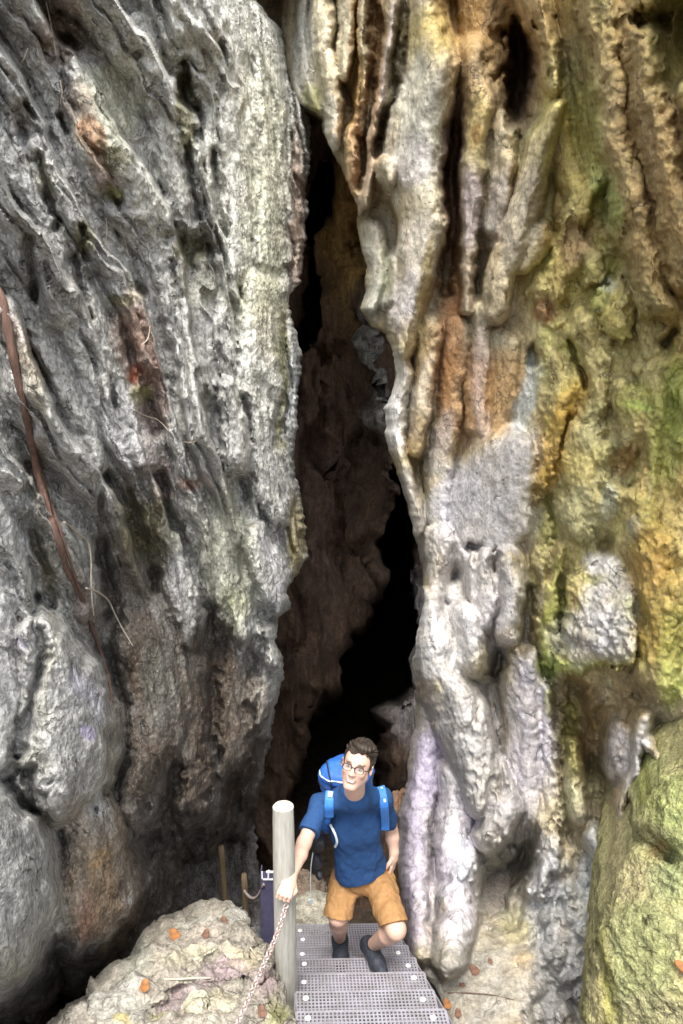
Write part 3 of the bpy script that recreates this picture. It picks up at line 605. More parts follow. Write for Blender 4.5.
    pt = [
     # ochre and brown washes of the upper wall
     (470, 60, 60, 90, 0, OCHRE, .55), (500, 20, 70, 50, 0, (.30, .18, .06), .7), (560, 40, 60, 60, 0, (.28, .18, .07), .6), (645, 110, 48, 200, -12, (.23, .14, .06), .8), (660, 250, 50, 90, -20, (.25, .165, .065), .7), (670, 30, 40, 60, 0, OLIVE, .7),
     (520, 80, 20, 60, 0, (.12, .06, .035), .9), (575, 140, 30, 95, -12, YEL, .7), (585, 130, 18, 90, -12, (.33, .35, .11), .55), (605, 195, 15, 34, -20, (.31, .36, .11), .8), (570, 70, 22, 40, 0, (.25, .22, .12), .6), (610, 120, 14, 50, 0, (.33, .24, .12), .6),
     (540, 180, 20, 80, 15, (.33, .29, .17), .7), (520, 220, 24, 70, 15, (.34, .30, .24), .8), (500, 300, 24, 60, 0, (.40, .36, .24), .6), (550, 290, 40, 40, 0, YEL, .45), (545, 310, 16, 18, 0, RUST, .9), (575, 245, 18, 22, 0, (.20, .12, .06), .8),
     (615, 310, 24, 22, 0, YEL, .8), (608, 285, 10, 10, 0, (.55, .58, .42), .85), (600, 300, 10, 18, 0, LIME, .5), (640, 320, 26, 40, 0, (.28, .24, .10), .7),
     # drapery
     (355, 80, 10, 120, 0, OCHRE, .85), (378, 60, 10, 120, 0, (.30, .17, .07), .85), (322, 60, 12, 80, 0, CREAM, .8), (345, 30, 12, 50, 0, CREAM, .6), (362, 120, 8, 90, 10, SALMON, .7), (304, 50, 12, 60, 0, (.58, .59, .56), .8), (312, 100, 12, 14, 0, MOSS, .7), (320, 125, 8, 12, 0, YG, .6), (333, 145, 9, 9, 0, (.68, .66, .62), .9), (330, 110, 10, 30, 0, (.56, .55, .5), .7), (388, 60, 5, 80, 5, (.46, .40, .38), .8), (372, 150, 8, 60, 8, (.42, .30, .22), .7), (362, 205, 14, 10, 0, (.52, .42, .32), .6),
     # the pale pillar
     (425, 40, 26, 40, 0, YEL, .6), (420, 120, 36, 80, 0, (.56, .55, .47), .9), (412, 165, 30, 40, 0, (.58, .55, .53), .85), (425, 205, 24, 34, 0, CREAM, .8), (418, 250, 22, 40, 0, (.56, .52, .47), .7), (408, 300, 24, 40, 0, (.58, .55, .56), .85), (425, 290, 8, 60, 5, (.42, .33, .10), .7), (380, 250, 18, 40, 0, (.60, .60, .54), .8), (374, 300, 14, 22, 0, (.64, .65, .58), .85), (385, 270, 8, 30, 0, MOSS, .4),
     (398, 400, 18, 60, 0, (.60, .58, .54), .9), (392, 420, 12, 40, 0, (.64, .63, .62), .9), (410, 340, 14, 30, 0, (.46, .36, .17), .5), (422, 400, 10, 50, 12, (.55, .5, .42), .6), (416, 445, 12, 40, 0, (.30, .21, .08), .75), (408, 500, 14, 40, 0, (.36, .35, .34), .8), (425, 540, 14, 40, 0, (.50, .49, .46), .8), (436, 510, 8, 20, 0, YG, .6),
     # rusty columns
     (452, 190, 12, 90, 0, (.17, .07, .04), .9), (450, 330, 14, 110, 4, (.29, .14, .055), .9), (478, 130, 14, 50, 0, YEL, .5), (476, 135, 7, 14, 0, OCHRE, .8), (472, 210, 12, 50, 0, (.40, .34, .36), .8), (470, 280, 8, 40, 0, (.44, .33, .26), .6), (495, 210, 12, 50, 12, (.38, .36, .36), .6),
     (465, 400, 34, 60, 12, (.36, .195, .08), .9), (480, 360, 12, 50, 5, (.50, .41, .40), .5), (505, 390, 22, 50, 8, (.42, .26, .11), .85), (480, 420, 10, 24, 0, (.52, .45, .42), .5), (440, 440, 12, 40, 10, (.40, .39, .40), .6), (500, 300, 20, 40, 0, (.40, .33, .22), .6),
     (528, 400, 12, 44, 18, (.46, .49, .48), .9), (531, 365, 6, 18, 0, (.34, .38, .40), .8),
     # smooth grey-lavender patch and everything washed grey below it
     (500, 478, 66, 40, -38, (.41, .40, .41), .9), (474, 525, 50, 44, 0, (.42, .41, .415), .9), (515, 520, 34, 44, 10, (.42, .41, .415), .8), (455, 500, 26, 40, 20, (.47, .46, .49), .9), (478, 590, 60, 60, 0, (.50, .48, .48), .95), (440, 640, 40, 60, 0, (.58, .57, .57), .95), (470, 740, 40, 90, -15, (.41, .40, .40), .95), (480, 780, 26, 50, 0, (.38, .37, .35), .7), (500, 620, 26, 40, 0, (.48, .46, .46), .9), (512, 632, 14, 8, 0, (.45, .37, .26), .6),
     (530, 740, 34, 110, 0, (.40, .385, .425), .95), (505, 820, 34, 40, 0, (.38, .37, .38), .9), (425, 830, 30, 150, 0, LAV, .95), (412, 850, 14, 70, 0, PURP, .7), (425, 770, 20, 50, 5, (.49, .44, .60), .8), (460, 870, 26, 100, 0, (.60, .58, .66), .95), (445, 800, 16, 50, -10, (.64, .62, .66), .8), (463, 860, 12, 26, 0, (.52, .58, .66), .6), (408, 930, 16, 40, 0, PURP, .7), (436, 920, 8, 50, 0, (.26, .25, .24), .6),
     (505, 880, 40, 50, 0, (.30, .29, .26), .9), (520, 920, 26, 20, 0, MOSS, .3), (545, 880, 20, 60, 0, (.45, .46, .50), .8), (580, 930, 46, 110, 0, (.28, .295, .31), .9), (560, 1000, 36, 60, 0, (.28, .285, .29), .9), (600, 860, 30, 50, 0, (.46, .49, .50), .8), (470, 1000, 70, 70, 0, (.31, .30, .275), .95), (540, 1010, 30, 60, 0, (.28, .28, .275), .8),
     # mossy right
     (560, 440, 22, 70, 20, (.42, .26, .05), .95), (545, 480, 10, 30, 20, (.38, .25, .06), .8), (600, 450, 36, 60, 0, (.36, .33, .17), .85), (580, 470, 24, 24, 0, YEL, .5), (580, 520, 34, 34, 0, (.35, .34, .19), .8), (610, 500, 12, 26, 0, (.42, .47, .42), .5), (640, 400, 30, 26, 0, MOSS, .8), (640, 405, 22, 8, 0, LIME, .8), (625, 455, 14, 16, 0, (.26, .15, .06), .9), (668, 430, 24, 70, 0, MOSS, .8), (676, 400, 14, 60, 0, LIME, .5), (632, 500, 16, 24, 0, (.40, .32, .12), .7), (636, 530, 10, 12, 0, BLUEG, .6),
     (655, 590, 36, 90, 0, (.33, .235, .06), .95), (650, 560, 24, 34, 0, OCHRE, .5), (676, 660, 20, 60, 0, MOSS, .8), (640, 690, 30, 30, 0, (.32, .25, .12), .7), (672, 690, 16, 30, 0, LIME, .35),
     (555, 630, 16, 50, 10, MOSS, .9), (548, 665, 12, 14, 0, LIME, .7), (552, 700, 8, 26, 0, MOSS, .7), (575, 665, 36, 7, 0, LIME, .6), (585, 730, 30, 60, 0, (.20, .13, .045), .9), (570, 740, 14, 50, 0, MOSS, .6), (600, 780, 22, 34, 0, OLIVE, .8), (625, 700, 26, 30, 0, (.28, .20, .10), .8), (620, 750, 16, 40, 0, (.40, .39, .41), .8), (640, 760, 10, 50, 10, (.50, .49, .52), .8), (568, 800, 14, 22, 0, YG, .7), (545, 530, 10, 40, 0, OLIVE, .6),
     (608, 600, 30, 46, -12, (.38, .375, .37), .9), (590, 632, 34, 34, 20, (.36, .355, .355), .9), (612, 648, 26, 18, 0, (.39, .38, .38), .8), (598, 565, 22, 14, 10, (.47, .46, .42), .8), (600, 565, 20, 12, 0, (.52, .50, .48), .9), (592, 578, 14, 6, 0, MOSS, .5), (628, 610, 8, 14, 0, YG, .7),
    ]
    C = patches(C, x, y, N1 * .8, N2, pt)
    sp = worley(P0 * 18, 181); C = C + (np.array((.16, .11, .08)) - C) * (sstep(.2, .1, sp) * .5)[..., None]
    C *= (1 + .30 * fbm(P0 * 20, 2, 191, .6) * ff + .16 * st + .25 * fbm(P0 * np.array([3, 3, 2.]), 4, 192))[..., None]
    C = np.clip(C, .015, .75)
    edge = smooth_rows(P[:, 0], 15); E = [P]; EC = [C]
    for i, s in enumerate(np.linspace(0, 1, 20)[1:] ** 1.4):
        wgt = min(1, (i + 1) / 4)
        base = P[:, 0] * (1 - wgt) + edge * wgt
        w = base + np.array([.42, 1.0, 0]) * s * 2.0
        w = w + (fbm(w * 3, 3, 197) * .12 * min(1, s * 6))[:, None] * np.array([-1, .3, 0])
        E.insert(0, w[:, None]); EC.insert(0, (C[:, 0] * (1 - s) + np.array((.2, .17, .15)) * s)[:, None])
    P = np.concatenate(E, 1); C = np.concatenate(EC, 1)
    tops = [P]; topc = [C]
    for s in (.25, .8, 1.8, 3.5):
        w = P[0] + np.array([.85, .5, .25]) * s
        w = w + (fbm(w * 1.2, 3, 199) * .25)[:, None] * np.array([0, 0, 1])
        tops.insert(0, w[None]); topc.insert(0, C[:1])
    P = np.concatenate(tops, 0); C = np.concatenate(topc, 0)
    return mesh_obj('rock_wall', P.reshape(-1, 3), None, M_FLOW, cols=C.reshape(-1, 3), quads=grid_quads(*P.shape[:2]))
tag(right_wall(), 'ochre and lavender flowstone wall with draperies and pillars, right of the climbing man', 'rock wall')

# ---------------------------------------------------------------- depth of the cleft
def cave_back():
    py = np.arange(-200, 1190, 4.0); px = np.arange(-160, 760, 3.0)
    X, Y = np.meshgrid(px, py); r = ray(X, Y)
    D0 = 10.2 + .0 * X + sstep(300, 100, X) * -.6
    P0 = r * D0[..., None]
    x = X + fbm(P0 * 1.6, 4, 240) * 16; y = Y + fbm(P0 * 1.6 + 7, 4, 243) * 18
    H = -gaus(X, Y, [(470, 300, 60, 300, .6)])
    H = bulges(H, x, y, Y[:, 0], [([(416, 590, 15), (418, 640, 17), (414, 700, 26), (412, 760, 30)], 1.0, .7), ([(345, 250, 16), (350, 350, 22), (352, 450, 24)], .25, .3), ([(330, 480, 20), (335, 600, 26), (322, 700, 24)], .3, .3), ([(372, 330, 8), (374, 385, 6)], 1.2, .3), ([(382, 395, 6), (382, 420, 5)], 1.3, .3), ([(390, 480, 6), (394, 520, 6)], 1.4, .2)], .1)
    slot = [(402, 430, 4), (402, 500, 9), (389, 600, 14), (378, 650, 18), (363, 700, 19), (350, 740, 23), (330, 800, 30), (320, 880, 30)]
    d, rr = seg_dist(x, y, slot); H -= 26.0 * sstep(1.9, .8, d / rr) ** 3
    slot2 = [(320, 170, 5), (318, 230, 8), (312, 300, 8), (308, 340, 5)]
    d, rr = seg_dist(x, y, slot2); H -= 5 * sstep(1.3, .8, d / rr)
    P = r * (D0 - H)[..., None]; N = grid_normals(P)
    dsp = .55 * (ridged(P0 * np.array([1.5, 1.5, .45]), 4, 251) - .5) + .12 * fbm(P0 * np.array([5, 5, 2.]), 5, 255) + .03 * fbm(P0 * 18, 3, 257)
    P = P + N * dsp[..., None]
    st = fbm(P0 * np.array([4, 4, .7]), 4, 261)
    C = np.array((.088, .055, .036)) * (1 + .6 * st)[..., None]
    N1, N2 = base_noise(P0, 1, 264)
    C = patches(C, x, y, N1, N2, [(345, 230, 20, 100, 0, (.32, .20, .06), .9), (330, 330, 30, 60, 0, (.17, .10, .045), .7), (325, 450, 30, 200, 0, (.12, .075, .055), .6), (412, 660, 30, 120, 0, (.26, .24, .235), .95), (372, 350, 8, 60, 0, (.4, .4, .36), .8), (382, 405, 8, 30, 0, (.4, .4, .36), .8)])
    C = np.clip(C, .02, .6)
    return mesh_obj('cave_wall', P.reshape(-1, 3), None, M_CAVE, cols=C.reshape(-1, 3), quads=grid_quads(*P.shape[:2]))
tag(cave_back(), 'dark brown rock deep inside the cleft, behind the man', 'cave wall')

def roof():  # added rock lid, long and wide to shut skylight out of the cleft
    u = np.linspace(-9, 9, 200); v = np.concatenate([np.linspace(6.2, 12, 90), np.linspace(12.3, 50, 60)])
    U, V = np.meshgrid(u, v)
    z = 2.75 + .12 * np.clip(V - 6.2, 0, 6) + .25 * fbm(np.stack([U * 1.5, V * 1.5, U * 0], -1), 4, 300)
    lo = np.stack([U, V, z], -1)
    th = 1.9 * np.sqrt(np.clip(1 - (U / 9.05) ** 4, 0, 1)) * np.sqrt(sstep(6.1, 7.5, V))
    hi = lo + np.stack([U * 0, V * 0, th + .01], -1)
    nr, nc = U.shape
    Pv = np.concatenate([lo.reshape(-1, 3), hi.reshape(-1, 3)])
    Q = np.concatenate([grid_quads(nr, nc), grid_quads(nr, nc, True) + nr * nc])
    bd = list(range(nc)) + [nc - 1 + nc * i for i in range(1, nr)] + [nc * (nr - 1) + i for i in range(nc - 2, -1, -1)] + [nc * i for i in range(nr - 2, 0, -1)]
    bd = np.array(bd); b2 = np.roll(bd, -1)
    Q = np.concatenate([Q, np.stack([bd, b2, b2 + nr * nc, bd + nr * nc], -1)])
    C = np.tile(np.array((.12, .12, .06)), (len(Pv), 1))
    return mesh_obj('added_cave_roof', Pv, None, M_CAVE, cols=C, quads=Q)
tag(roof(), 'dark mossy rock roof added over the cleft to keep skylight out', 'added cave roof')

# ---------------------------------------------------------------- the pale boulder beside the stairs
def boulder():
    top = [(-60, 1120), (40, 1045), (62, 1022), (90, 1000), (128, 962), (150, 944), (166, 926), (185, 914), (205, 911), (228, 909), (242, 914), (251, 928), (266, 942), (276, 962), (280, 985), (292, 1008), (297, 1040), (299, 1120), (299, 1140)]
    nx, ny = 300, 260
    px = np.linspace(-50, 299, nx)
    yt = np.interp(px, [p[0] for p in top[:-1]], [p[1] for p in top[:-1]]) + 2.5 * perlin(np.stack([px * .07, px * 0, px * 0], -1), 12)
    t = np.linspace(0, 1, ny) ** 1.2
    X = np.repeat(px[None], ny, 0); Y = yt[None] + (1260 - yt[None]) * t[:, None]
    D0 = 1 / (1 / 4.75 + (Y - 908) * (1 / 3.66 - 1 / 4.75) / 116)
    r = ray(X, Y); P0 = r * D0[..., None]
    x = X + fbm(P0 * 5, 4, 340) * 14; y = Y + fbm(P0 * 5 + 5, 4, 344) * 14
    H = gaus(X, Y, [(190, 960, 70, 50, .08), (265, 985, 20, 40, -.12), (120, 1030, 60, 40, -.06)])
    H = bulges(H, x, y, np.sort(Y[:, nx // 2]) * 0 + np.linspace(900, 1260, ny), [], .03)
    for pts, h, ee in [([(205, 935, 34), (235, 940, 22)], .14, .12), ([(170, 960, 34), (150, 985, 30)], .12, .12), ([(240, 965, 24), (262, 960, 12)], .10, .1), ([(215, 1000, 34), (250, 1020, 26)], .16, .14), ([(120, 1010, 30), (160, 1030, 30)], .1, .12), ([(190, 1040, 40)], .12, .12)]:
        d, rr = seg_dist(x, y, pts); qq = d / rr
        H = smax(np.where(qq < 1, h - ee + ee * np.sqrt(np.clip(1 - qq * qq, 0, 1)), h - ee - .01 * (d - rr)), H, .03)
    for pts, dep in [([(150, 1010, 4), (200, 985, 4), (240, 978, 4)], .06), ([(200, 1022, 5), (230, 985, 5), (245, 975, 4)], .05), ([(215, 955, 4), (190, 968, 4)], .04), ([(255, 995, 8), (262, 1010, 8)], .08)]:
        d, rr = seg_dist(x, y, pts); H = H - dep * np.exp(-(d / rr) ** 2)
    e = Y - yt[None]
    H = H - .22 * (1 - np.sqrt(np.clip(1 - (np.clip(11 - e, 0, 11) / 11) ** 2, 0, 1)))
    P = r * (D0 - H)[..., None]; N = grid_normals(P); P0 = P.copy()
    fac = worley(P0 * 4.5 + .35 * fbm(P0 * 6, 2, 349)[..., None], 350)
    dsp = .10 * (.55 - fac) + .035 * (ridged(P0 * 5, 3, 351, .5) - .5) + .03 * fbm(P0 * 9, 4, 355, .6) + .010 * (ridged(P0 * 24, 3, 357) - .5) + .004 * fbm(P0 * 38, 1, 358)
    P = P + N * dsp[..., None]
    N1, N2 = base_noise(P0 * 1.6, 1, 360)
    C = np.array((.30, .275, .23)) * (1 + .4 * N1 + .4 * N2)[..., None]
    C = patches(C, x, y, N1, N2, [(215, 918, 40, 10, 0, (.42, .42, .38), .7), (190, 955, 40, 8, -15, (.56, .51, .37), .7), (245, 955, 20, 11, 20, (.58, .51, .34), .75), (215, 1004, 30, 10, -20, (.56, .51, .36), .65), (225, 970, 30, 14, -20, (.33, .25, .27), .8), (180, 1000, 40, 10, -25, (.32, .25, .27), .7), (262, 985, 14, 24, 0, (.34, .25, .26), .8), (270, 1015, 18, 16, 0, MOSS, .7), (120, 1005, 40, 30, -40, (.34, .34, .31), .7), (140, 960, 20, 14, -40, (.30, .31, .26), .7), (120, 1022, 10, 8, 0, YEL, .7), (160, 1015, 16, 8, 0, (.5, .47, .2), .6), (205, 935, 20, 10, 0, (.38, .33, .28), .6)])
    C *= (1 + .25 * fbm(P0 * 30, 3, 367))[..., None]; C = np.clip(C, .03, .75)
    edge = P[0]; rowsP = []; rowsC = []
    for s in np.linspace(1, 0, 16)[:-1]:
        a = s * math.pi * .5
        off = np.array([-.25, .5, 0]) * math.sin(a) + np.array([0, 0, -1.3]) * (1 - math.cos(a)) * 1.3
        w = edge + off + (fbm((edge + off) * 4, 3, 371) * .1 * min(1, s * 4))[:, None]
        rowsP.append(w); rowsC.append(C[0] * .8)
    P = np.concatenate([np.array(rowsP), P]); C = np.concatenate([np.array(rowsC), C])
    return mesh_obj('boulder', P.reshape(-1, 3), None, M_BOUL, cols=C.reshape(-1, 3), quads=grid_quads(*P.shape[:2]))
BOULDER = tag(boulder(), 'pale lumpy boulder with dead leaves on top, left of the metal stairs', 'boulder')

# ---------------------------------------------------------------- big mossy boulder, nearest on the right
def mossy():
    S = [(584, 1200), (583, 1060), (584, 1015), (586, 973), (592, 935), (601, 908), (615, 880), (630, 850), (635, 820), (643, 795), (663, 768), (684, 747), (720, 725), (800, 700)]
    S = S[::-1]
    py = np.arange(700, 1200, 1.6); nc = 300
    xs = curve_x(py, S) + 2 * perlin(np.stack([py * .06, py * 0, py * 0], -1), 15)
    t = np.linspace(0, 1, nc)
    X = xs[:, None] + (1000 - xs[:, None]) * t; Y = np.repeat(py[:, None], nc, 1)
    D0 = 3.95 - .0012 * (Y - 850) - .0030 * (X - 600)
    r = ray(X, Y); P0 = r * D0[..., None]
    x = X + fbm(P0 * 4, 4, 440) * 12; y = Y + fbm(P0 * 4 + 3, 4, 443) * 12
    H = gaus(X, Y, [(690, 820, 50, 45, .16), (660, 950, 60, 80, .10)])
    for pts, dep in [([(640, 838, 9), (655, 850, 8), (672, 858, 7)], .16), ([(592, 930, 4), (606, 980, 4), (610, 1030, 4)], .05), ([(650, 880, 20)], .03), ([(668, 940, 10)], .03)]:
        d, rr = seg_dist(x, y, pts); H = H - dep * np.exp(-(d / rr) ** 2)
    e = X - xs[:, None]
    H = H - .22 * (1 - np.sqrt(np.clip(1 - (np.clip(34 - e, 0, 34) / 34) ** 2, 0, 1)))
    P = r * (D0 - H)[..., None]; N = grid_normals(P); P0 = P.copy()
    dsp = .05 * fbm(P0 * 5, 4, 451, .55) + .018 * (ridged(P0 * 14, 4, 455, .6) - .5) - .016 * sstep(.3, .1, worley(P0 * 16, 457)) + .004 * fbm(P0 * 38, 1, 459)
    P = P + N * dsp[..., None]
    N1, N2 = base_noise(P0 * 1.4, 1, 460)
    C = np.array((.29, .275, .13)) * (1 + .4 * N1 + .45 * N2)[..., None]
    C = patches(C, x, y, N1, N2, [(665, 800, 40, 34, 0, (.30, .33, .12), .8), (680, 850, 22, 60, 0, (.26, .31, .12), .6), (640, 960, 40, 60, 0, (.26, .29, .13), .6), (665, 880, 26, 20, 0, (.33, .36, .18), .6), (604, 980, 9, 60, 0, (.28, .26, .08), .9), (596, 990, 8, 50, 0, (.38, .33, .18), .7), (655, 850, 16, 10, 0, (.25, .17, .06), .8), (625, 880, 24, 30, 20, (.38, .33, .18), .7), (680, 930, 14, 30, 0, (.36, .36, .18), .6), (683, 968, 6, 10, 0, (.42, .22, .1), .7), (650, 1010, 40, 20, 0, (.34, .31, .18), .6), (640, 790, 14, 20, 0, MOSS, .6)])
    sp = worley(P0 * 26, 467); C = C + (np.array((.14, .12, .06)) - C) * (sstep(.28, .1, sp) * .55)[..., None]
    C *= (1 + .25 * fbm(P0 * 28, 3, 469))[..., None]; C = np.clip(C, .03, .7)
    edge = smooth_rows(P[:, 0], 9); E = []; EC = []
    for s in np.linspace(1, 0, 14)[:-1]:
        w = edge + np.array([.35, 1.0, -.1]) * s * 1.2
        w = w + (fbm(w * 4, 3, 471) * .08 * min(1, s * 4))[:, None]
        E.append(w); EC.append(C[:, 0])
    P = np.concatenate([np.stack(E, 1), P], 1); C = np.concatenate([np.stack(EC, 1), C], 1)
    return mesh_obj('mossy_boulder', P.reshape(-1, 3), None, M_MOSSR, cols=C.reshape(-1, 3), quads=grid_quads(*P.shape[:2]))
tag(mossy(), 'rounded yellow-green mossy boulder at the lower right foot of the wall', 'boulder')

# ---------------------------------------------------------------- ground
SL = .56; SA = 1.45
def ground():
    g = np.concatenate([-np.geomspace(160, 5, 18), np.arange(-4.8, 4.81, .06), np.geomspace(5, 160, 18)])
    h = np.concatenate([-np.geomspace(160, 1.2, 18), np.arange(-1.1, 11, .06), np.geomspace(11.2, 160, 18)])
    U, V = np.meshgrid(g, h)
    z = -(SA + SL * np.clip(V, .6, 6.1)) - .75 - 1.6 * sstep(5.6, 7.5, V)
    P3 = np.stack([U, V, U * 0], -1); far = sstep(30, 6, np.abs(U) + np.abs(V - 4))
    z += (.10 * fbm(P3 * 1.7, 4, 500) + .06 * ridged(P3 * 5, 4, 505) + .02 * fbm(P3 * 18, 2, 507)) * far
    P = np.stack([U, V, z], -1)
    return mesh_obj('ground', P.reshape(-1, 3), None, M_SOIL, quads=grid_quads(*U.shape))
tag(ground(), 'dark soil and rubble floor of the gorge under the stairs', 'ground', kind='structure')
# ================================================================ STAIRS, POST, CHAIN AND SMALL THINGS
def child(mb, name, mat, root, smooth=False):
    L = np.array(root.location)
    mb.v = [tuple(np.array(p) - L) for p in mb.v]
    return mb.build(name, mat, root, smooth)
ST_A = 1.410; GO = .29; RISE = GO * SL
def stairs():
    root = empty('metal_staircase', (0, 4.0, -4.0))
    tag(root, 'perforated grey metal stair flight the man is climbing, white bolts at its edges', 'stairs')
    yaw = R(3.5); ex = np.array([math.cos(yaw), math.sin(yaw) * .35, 0]); ex /= np.linalg.norm(ex)
    ey = np.array([-.072, 1, 0]); ey /= np.linalg.norm(ey); ez = np.array([0, 0, 1.0])
    W = .735; Dp = .275
    for k in range(-4, 4):
        Yf = 4.09 + k * GO; z = -(ST_A + SL * Yf)
        xl = -.225 - .072 * (Yf - 3.3)
        o = np.array([xl, Yf, z]) - ey * Dp                     # near left corner
        jit = np.array([rng.normal() * .004, 0, rng.normal() * .002]); o = o + jit
        m = MB(); bw = .0042; th = .002
        nx = 37; ny = 13
        for i in range(nx + 1):
            m.box(o + ex * (W * i / nx) + ey * Dp / 2, ex * (bw if 0 < i < nx else .007), ey * Dp / 2, ez * th)
        for j in range(ny + 1):
            m.box(o + ex * W / 2 + ey * (Dp * j / ny) + ez * .0006, ex * W / 2, ey * (bw if 0 < j < ny else .006), ez * th)
        # folded lip down the far edge and hem at the near edge
        lip = o + ey * (Dp + .0066) - ez * .02
        for i in range(nx + 1): m.box(lip + ex * (W * i / nx), ex * bw, ey * .0015, ez * .02)
        for q in (-.019, 0, .019): m.box(lip + ex * W / 2 + ez * q + ey * .0006, ex * W / 2, ey * .0015, ez * .0035)
        m.box(o + ex * W / 2 - ez * .016 - ey * .0075, ex * W / 2, ey * .001, ez * .014)
        t = child(m, 'tread', M_STEEL, root)
        for fx, fy in ((.065, .80), (.915, .80)):
            b = MB(); c = o + ex * W * (fx + rng.uniform(-.012, .012)) + ey * Dp * (fy + rng.uniform(-.08, .08)) + ez * .005
            b.tube([c, c + ez * .002, c + ez * .0035], [.0155, .0155, .014], 14)
            b.tube([c + ez * .003, c + ez * .007, c + ez * .009], [.008, .0075, .004], 8)
            child(b, 'bolt', M_BOLT, root).parent = t
    for sx in (-.012, W + .012):
        m = MB(); a = np.array([-.225 - .072 * (2.75 - 3.3), 2.75, -(ST_A + SL * 2.75)]) + ex * sx
        e = np.array([-.225 - .072 * (5.0 - 3.3), 5.0, -(ST_A + SL * 5.0)]) + ex * sx
        dn = np.array([0, 0, -1.0]); ln = (e - a); mid = (a + e) / 2 + dn * .10
        side = np.array([1.0, .07, 0]); m.box(mid, ln / 2, side * .004, np.array([0, 0, .07]))
        child(m, 'stringer', M_STEEL, root)
stairs()

def post():
    b = np.array([-.306, 3.60, -3.62]); t = np.array([-.302, 3.60, -2.325])
    root = empty('timber_post', tuple(b)); tag(root, 'thick round pale timber post with flat sawn top that the man is passing', 'post')
    m = MB(); n = 26; V = []; pts = 14
    for i in range(pts):
        f = i / (pts - 1); c = b + (t - b) * f
        for k in range(n):
            th = 2 * math.pi * k / n
            rr = .0575 * (1 + .025 * math.sin(3 * th + 1 + 2 * f) + .015 * math.sin(7 * th + 5 * f)) * (1.04 - .06 * f)
            if i == pts - 1: rr *= .96
            V.append(c + rr * np.array([math.cos(th), math.sin(th), 0]))
    Fc = [(i * n + k, i * n + (k + 1) % n, (i + 1) * n + (k + 1) % n, (i + 1) * n + k) for i in range(pts - 1) for k in range(n)]
    m.add(V, Fc); child(m, 'shaft', M_POST, root, True)
    m = MB(); rim = [np.array(v) + np.array([0, 0, .001]) for v in V[-n:]]
    cen = t + np.array([0, 0, .004])
    m.add(rim + [cen], [(k, (k + 1) % n, n) for k in range(n)])
    child(m, 'sawn_top', M_POSTTOP, root, True)
    # eye bolt that takes the chain
    e = at(289, 897, 3.53); m = MB()
    m.tube([e + np.array([0, .05, 0]), e], .005, 8)
    ring = [e + np.array([.013 * math.cos(a), 0, .013 * math.sin(a) - .012]) for a in np.linspace(0, 2 * math.pi, 15)]
    m.tube(ring, .0035, 6, caps=False); child(m, 'eye_bolt', M_BOLT, root, True)
post()

def chain(name, path, label, link=.036, wire=.0058):
    """oval links threaded along a hanging path, every second one turned a quarter"""
    pts = catmull(path, 40); d = np.cumsum([0] + [np.linalg.norm(b - a) for a, b in zip(pts[:-1], pts[1:])])
    pitch = link - 2 * wire; n = int(d[-1] / pitch); m = MB()
    P = np.array(pts)
    for i in range(n):
        s0, s1 = i * pitch, (i + 1) * pitch
        a = np.array([np.interp(s0, d, P[:, j]) for j in range(3)]); b = np.array([np.interp(s1, d, P[:, j]) for j in range(3)])
        c = (a + b) / 2; t = (b - a) / (np.linalg.norm(b - a) + 1e-9)
        u = np.cross(t, [0, 0, 1.0]); u /= np.linalg.norm(u) + 1e-9; w = np.cross(t, u)
        ang = (0.35 if i % 2 else 0.35 + math.pi / 2) + rng.normal() * .12
        p = u * math.cos(ang) + w * math.sin(ang)
        ring = []
        for q in np.linspace(0, 2 * math.pi, 15):
            ring.append(c + t * (link / 2 - wire) * math.copysign(abs(math.cos(q)) ** .8, math.cos(q)) + p * (link * .33) * math.sin(q))
        m.tube(ring, wire, 6, caps=False)
    L = path[0]
    m.v = [tuple(np.array(v) - L) for v in m.v]
    o = m.build(name, M_CHAIN, None, True); o.location = tuple(L)
    return tag(o, label, 'chain')
CH_A = at(289, 899, 3.515); CH_H = at(286, 906, 3.49)
chain('chain', [CH_A, CH_H, at(277, 934, 3.36), at(262, 968, 3.16), at(248, 1000, 2.98), at(236, 1026, 2.84), at(222, 1050, 2.70)],
      'steel link chain in the man\'s hand, hanging down over the pale boulder')

def channel_post():
    root = empty('steel_post', tuple(at(268, 950, 4.6))); tag(root, 'short dark blue-grey steel channel post behind the pale timber post', 'steel post')
    top = at(268, 872, 4.6); bot = top + np.array([-.015, 0, -.95])
    mid = (top + bot) / 2; h = (top - bot) / 2
    m = MB(); m.box(mid + np.array([0, .004, 0]), [.046, 0, 0], [0, .003, 0], h)
    m.box(mid + np.array([-.048, .035, 0]), [.0035, 0, 0], [0, .038, 0], h); m.box(mid + np.array([.048, .035, 0]), [.0035, 0, 0], [0, .038, 0], h)
    child(m, 'channel', M_DARKST, root)
    m = MB(); c = top + np.array([0, .03, -.002])
    for dx in (-.040, .040): m.box(c + np.array([dx, -.034, -.02]), [.004, 0, 0], [0, .003, 0], [0, 0, .028])
    m.box(c + np.array([0, -.034, -.052]), [.034, 0, 0], [0, .003, 0], [0, 0, .004]); m.box(c + np.array([.012, -.034, .006]), [.024, 0, 0], [0, .004, 0], [0, 0, .006])
    m.tube([c + np.array([.0, -.034, -.05]), c + np.array([.006, -.036, .02])], .006, 8)
    child(m, 'bracket', M_BOLT, root)
channel_post()
def stake(px, py, Y, ln, rad, lean, label):
    t = at(px, py, Y); m = MB(); pts = [np.array([lean * f, .01 * math.sin(f * 5), -ln * f]) for f in np.linspace(0, 1, 8)]
    m.tube(pts, [rad * .8, rad * .98] + [rad * (1 + .05 * math.sin(3 * i)) for i in range(6)], 12)
    o = m.build('timber_stake', M_STAKE, None, True); o.location = tuple(t); tag(o, label, 'stake', 'timber stakes of the lower railing')
    return t
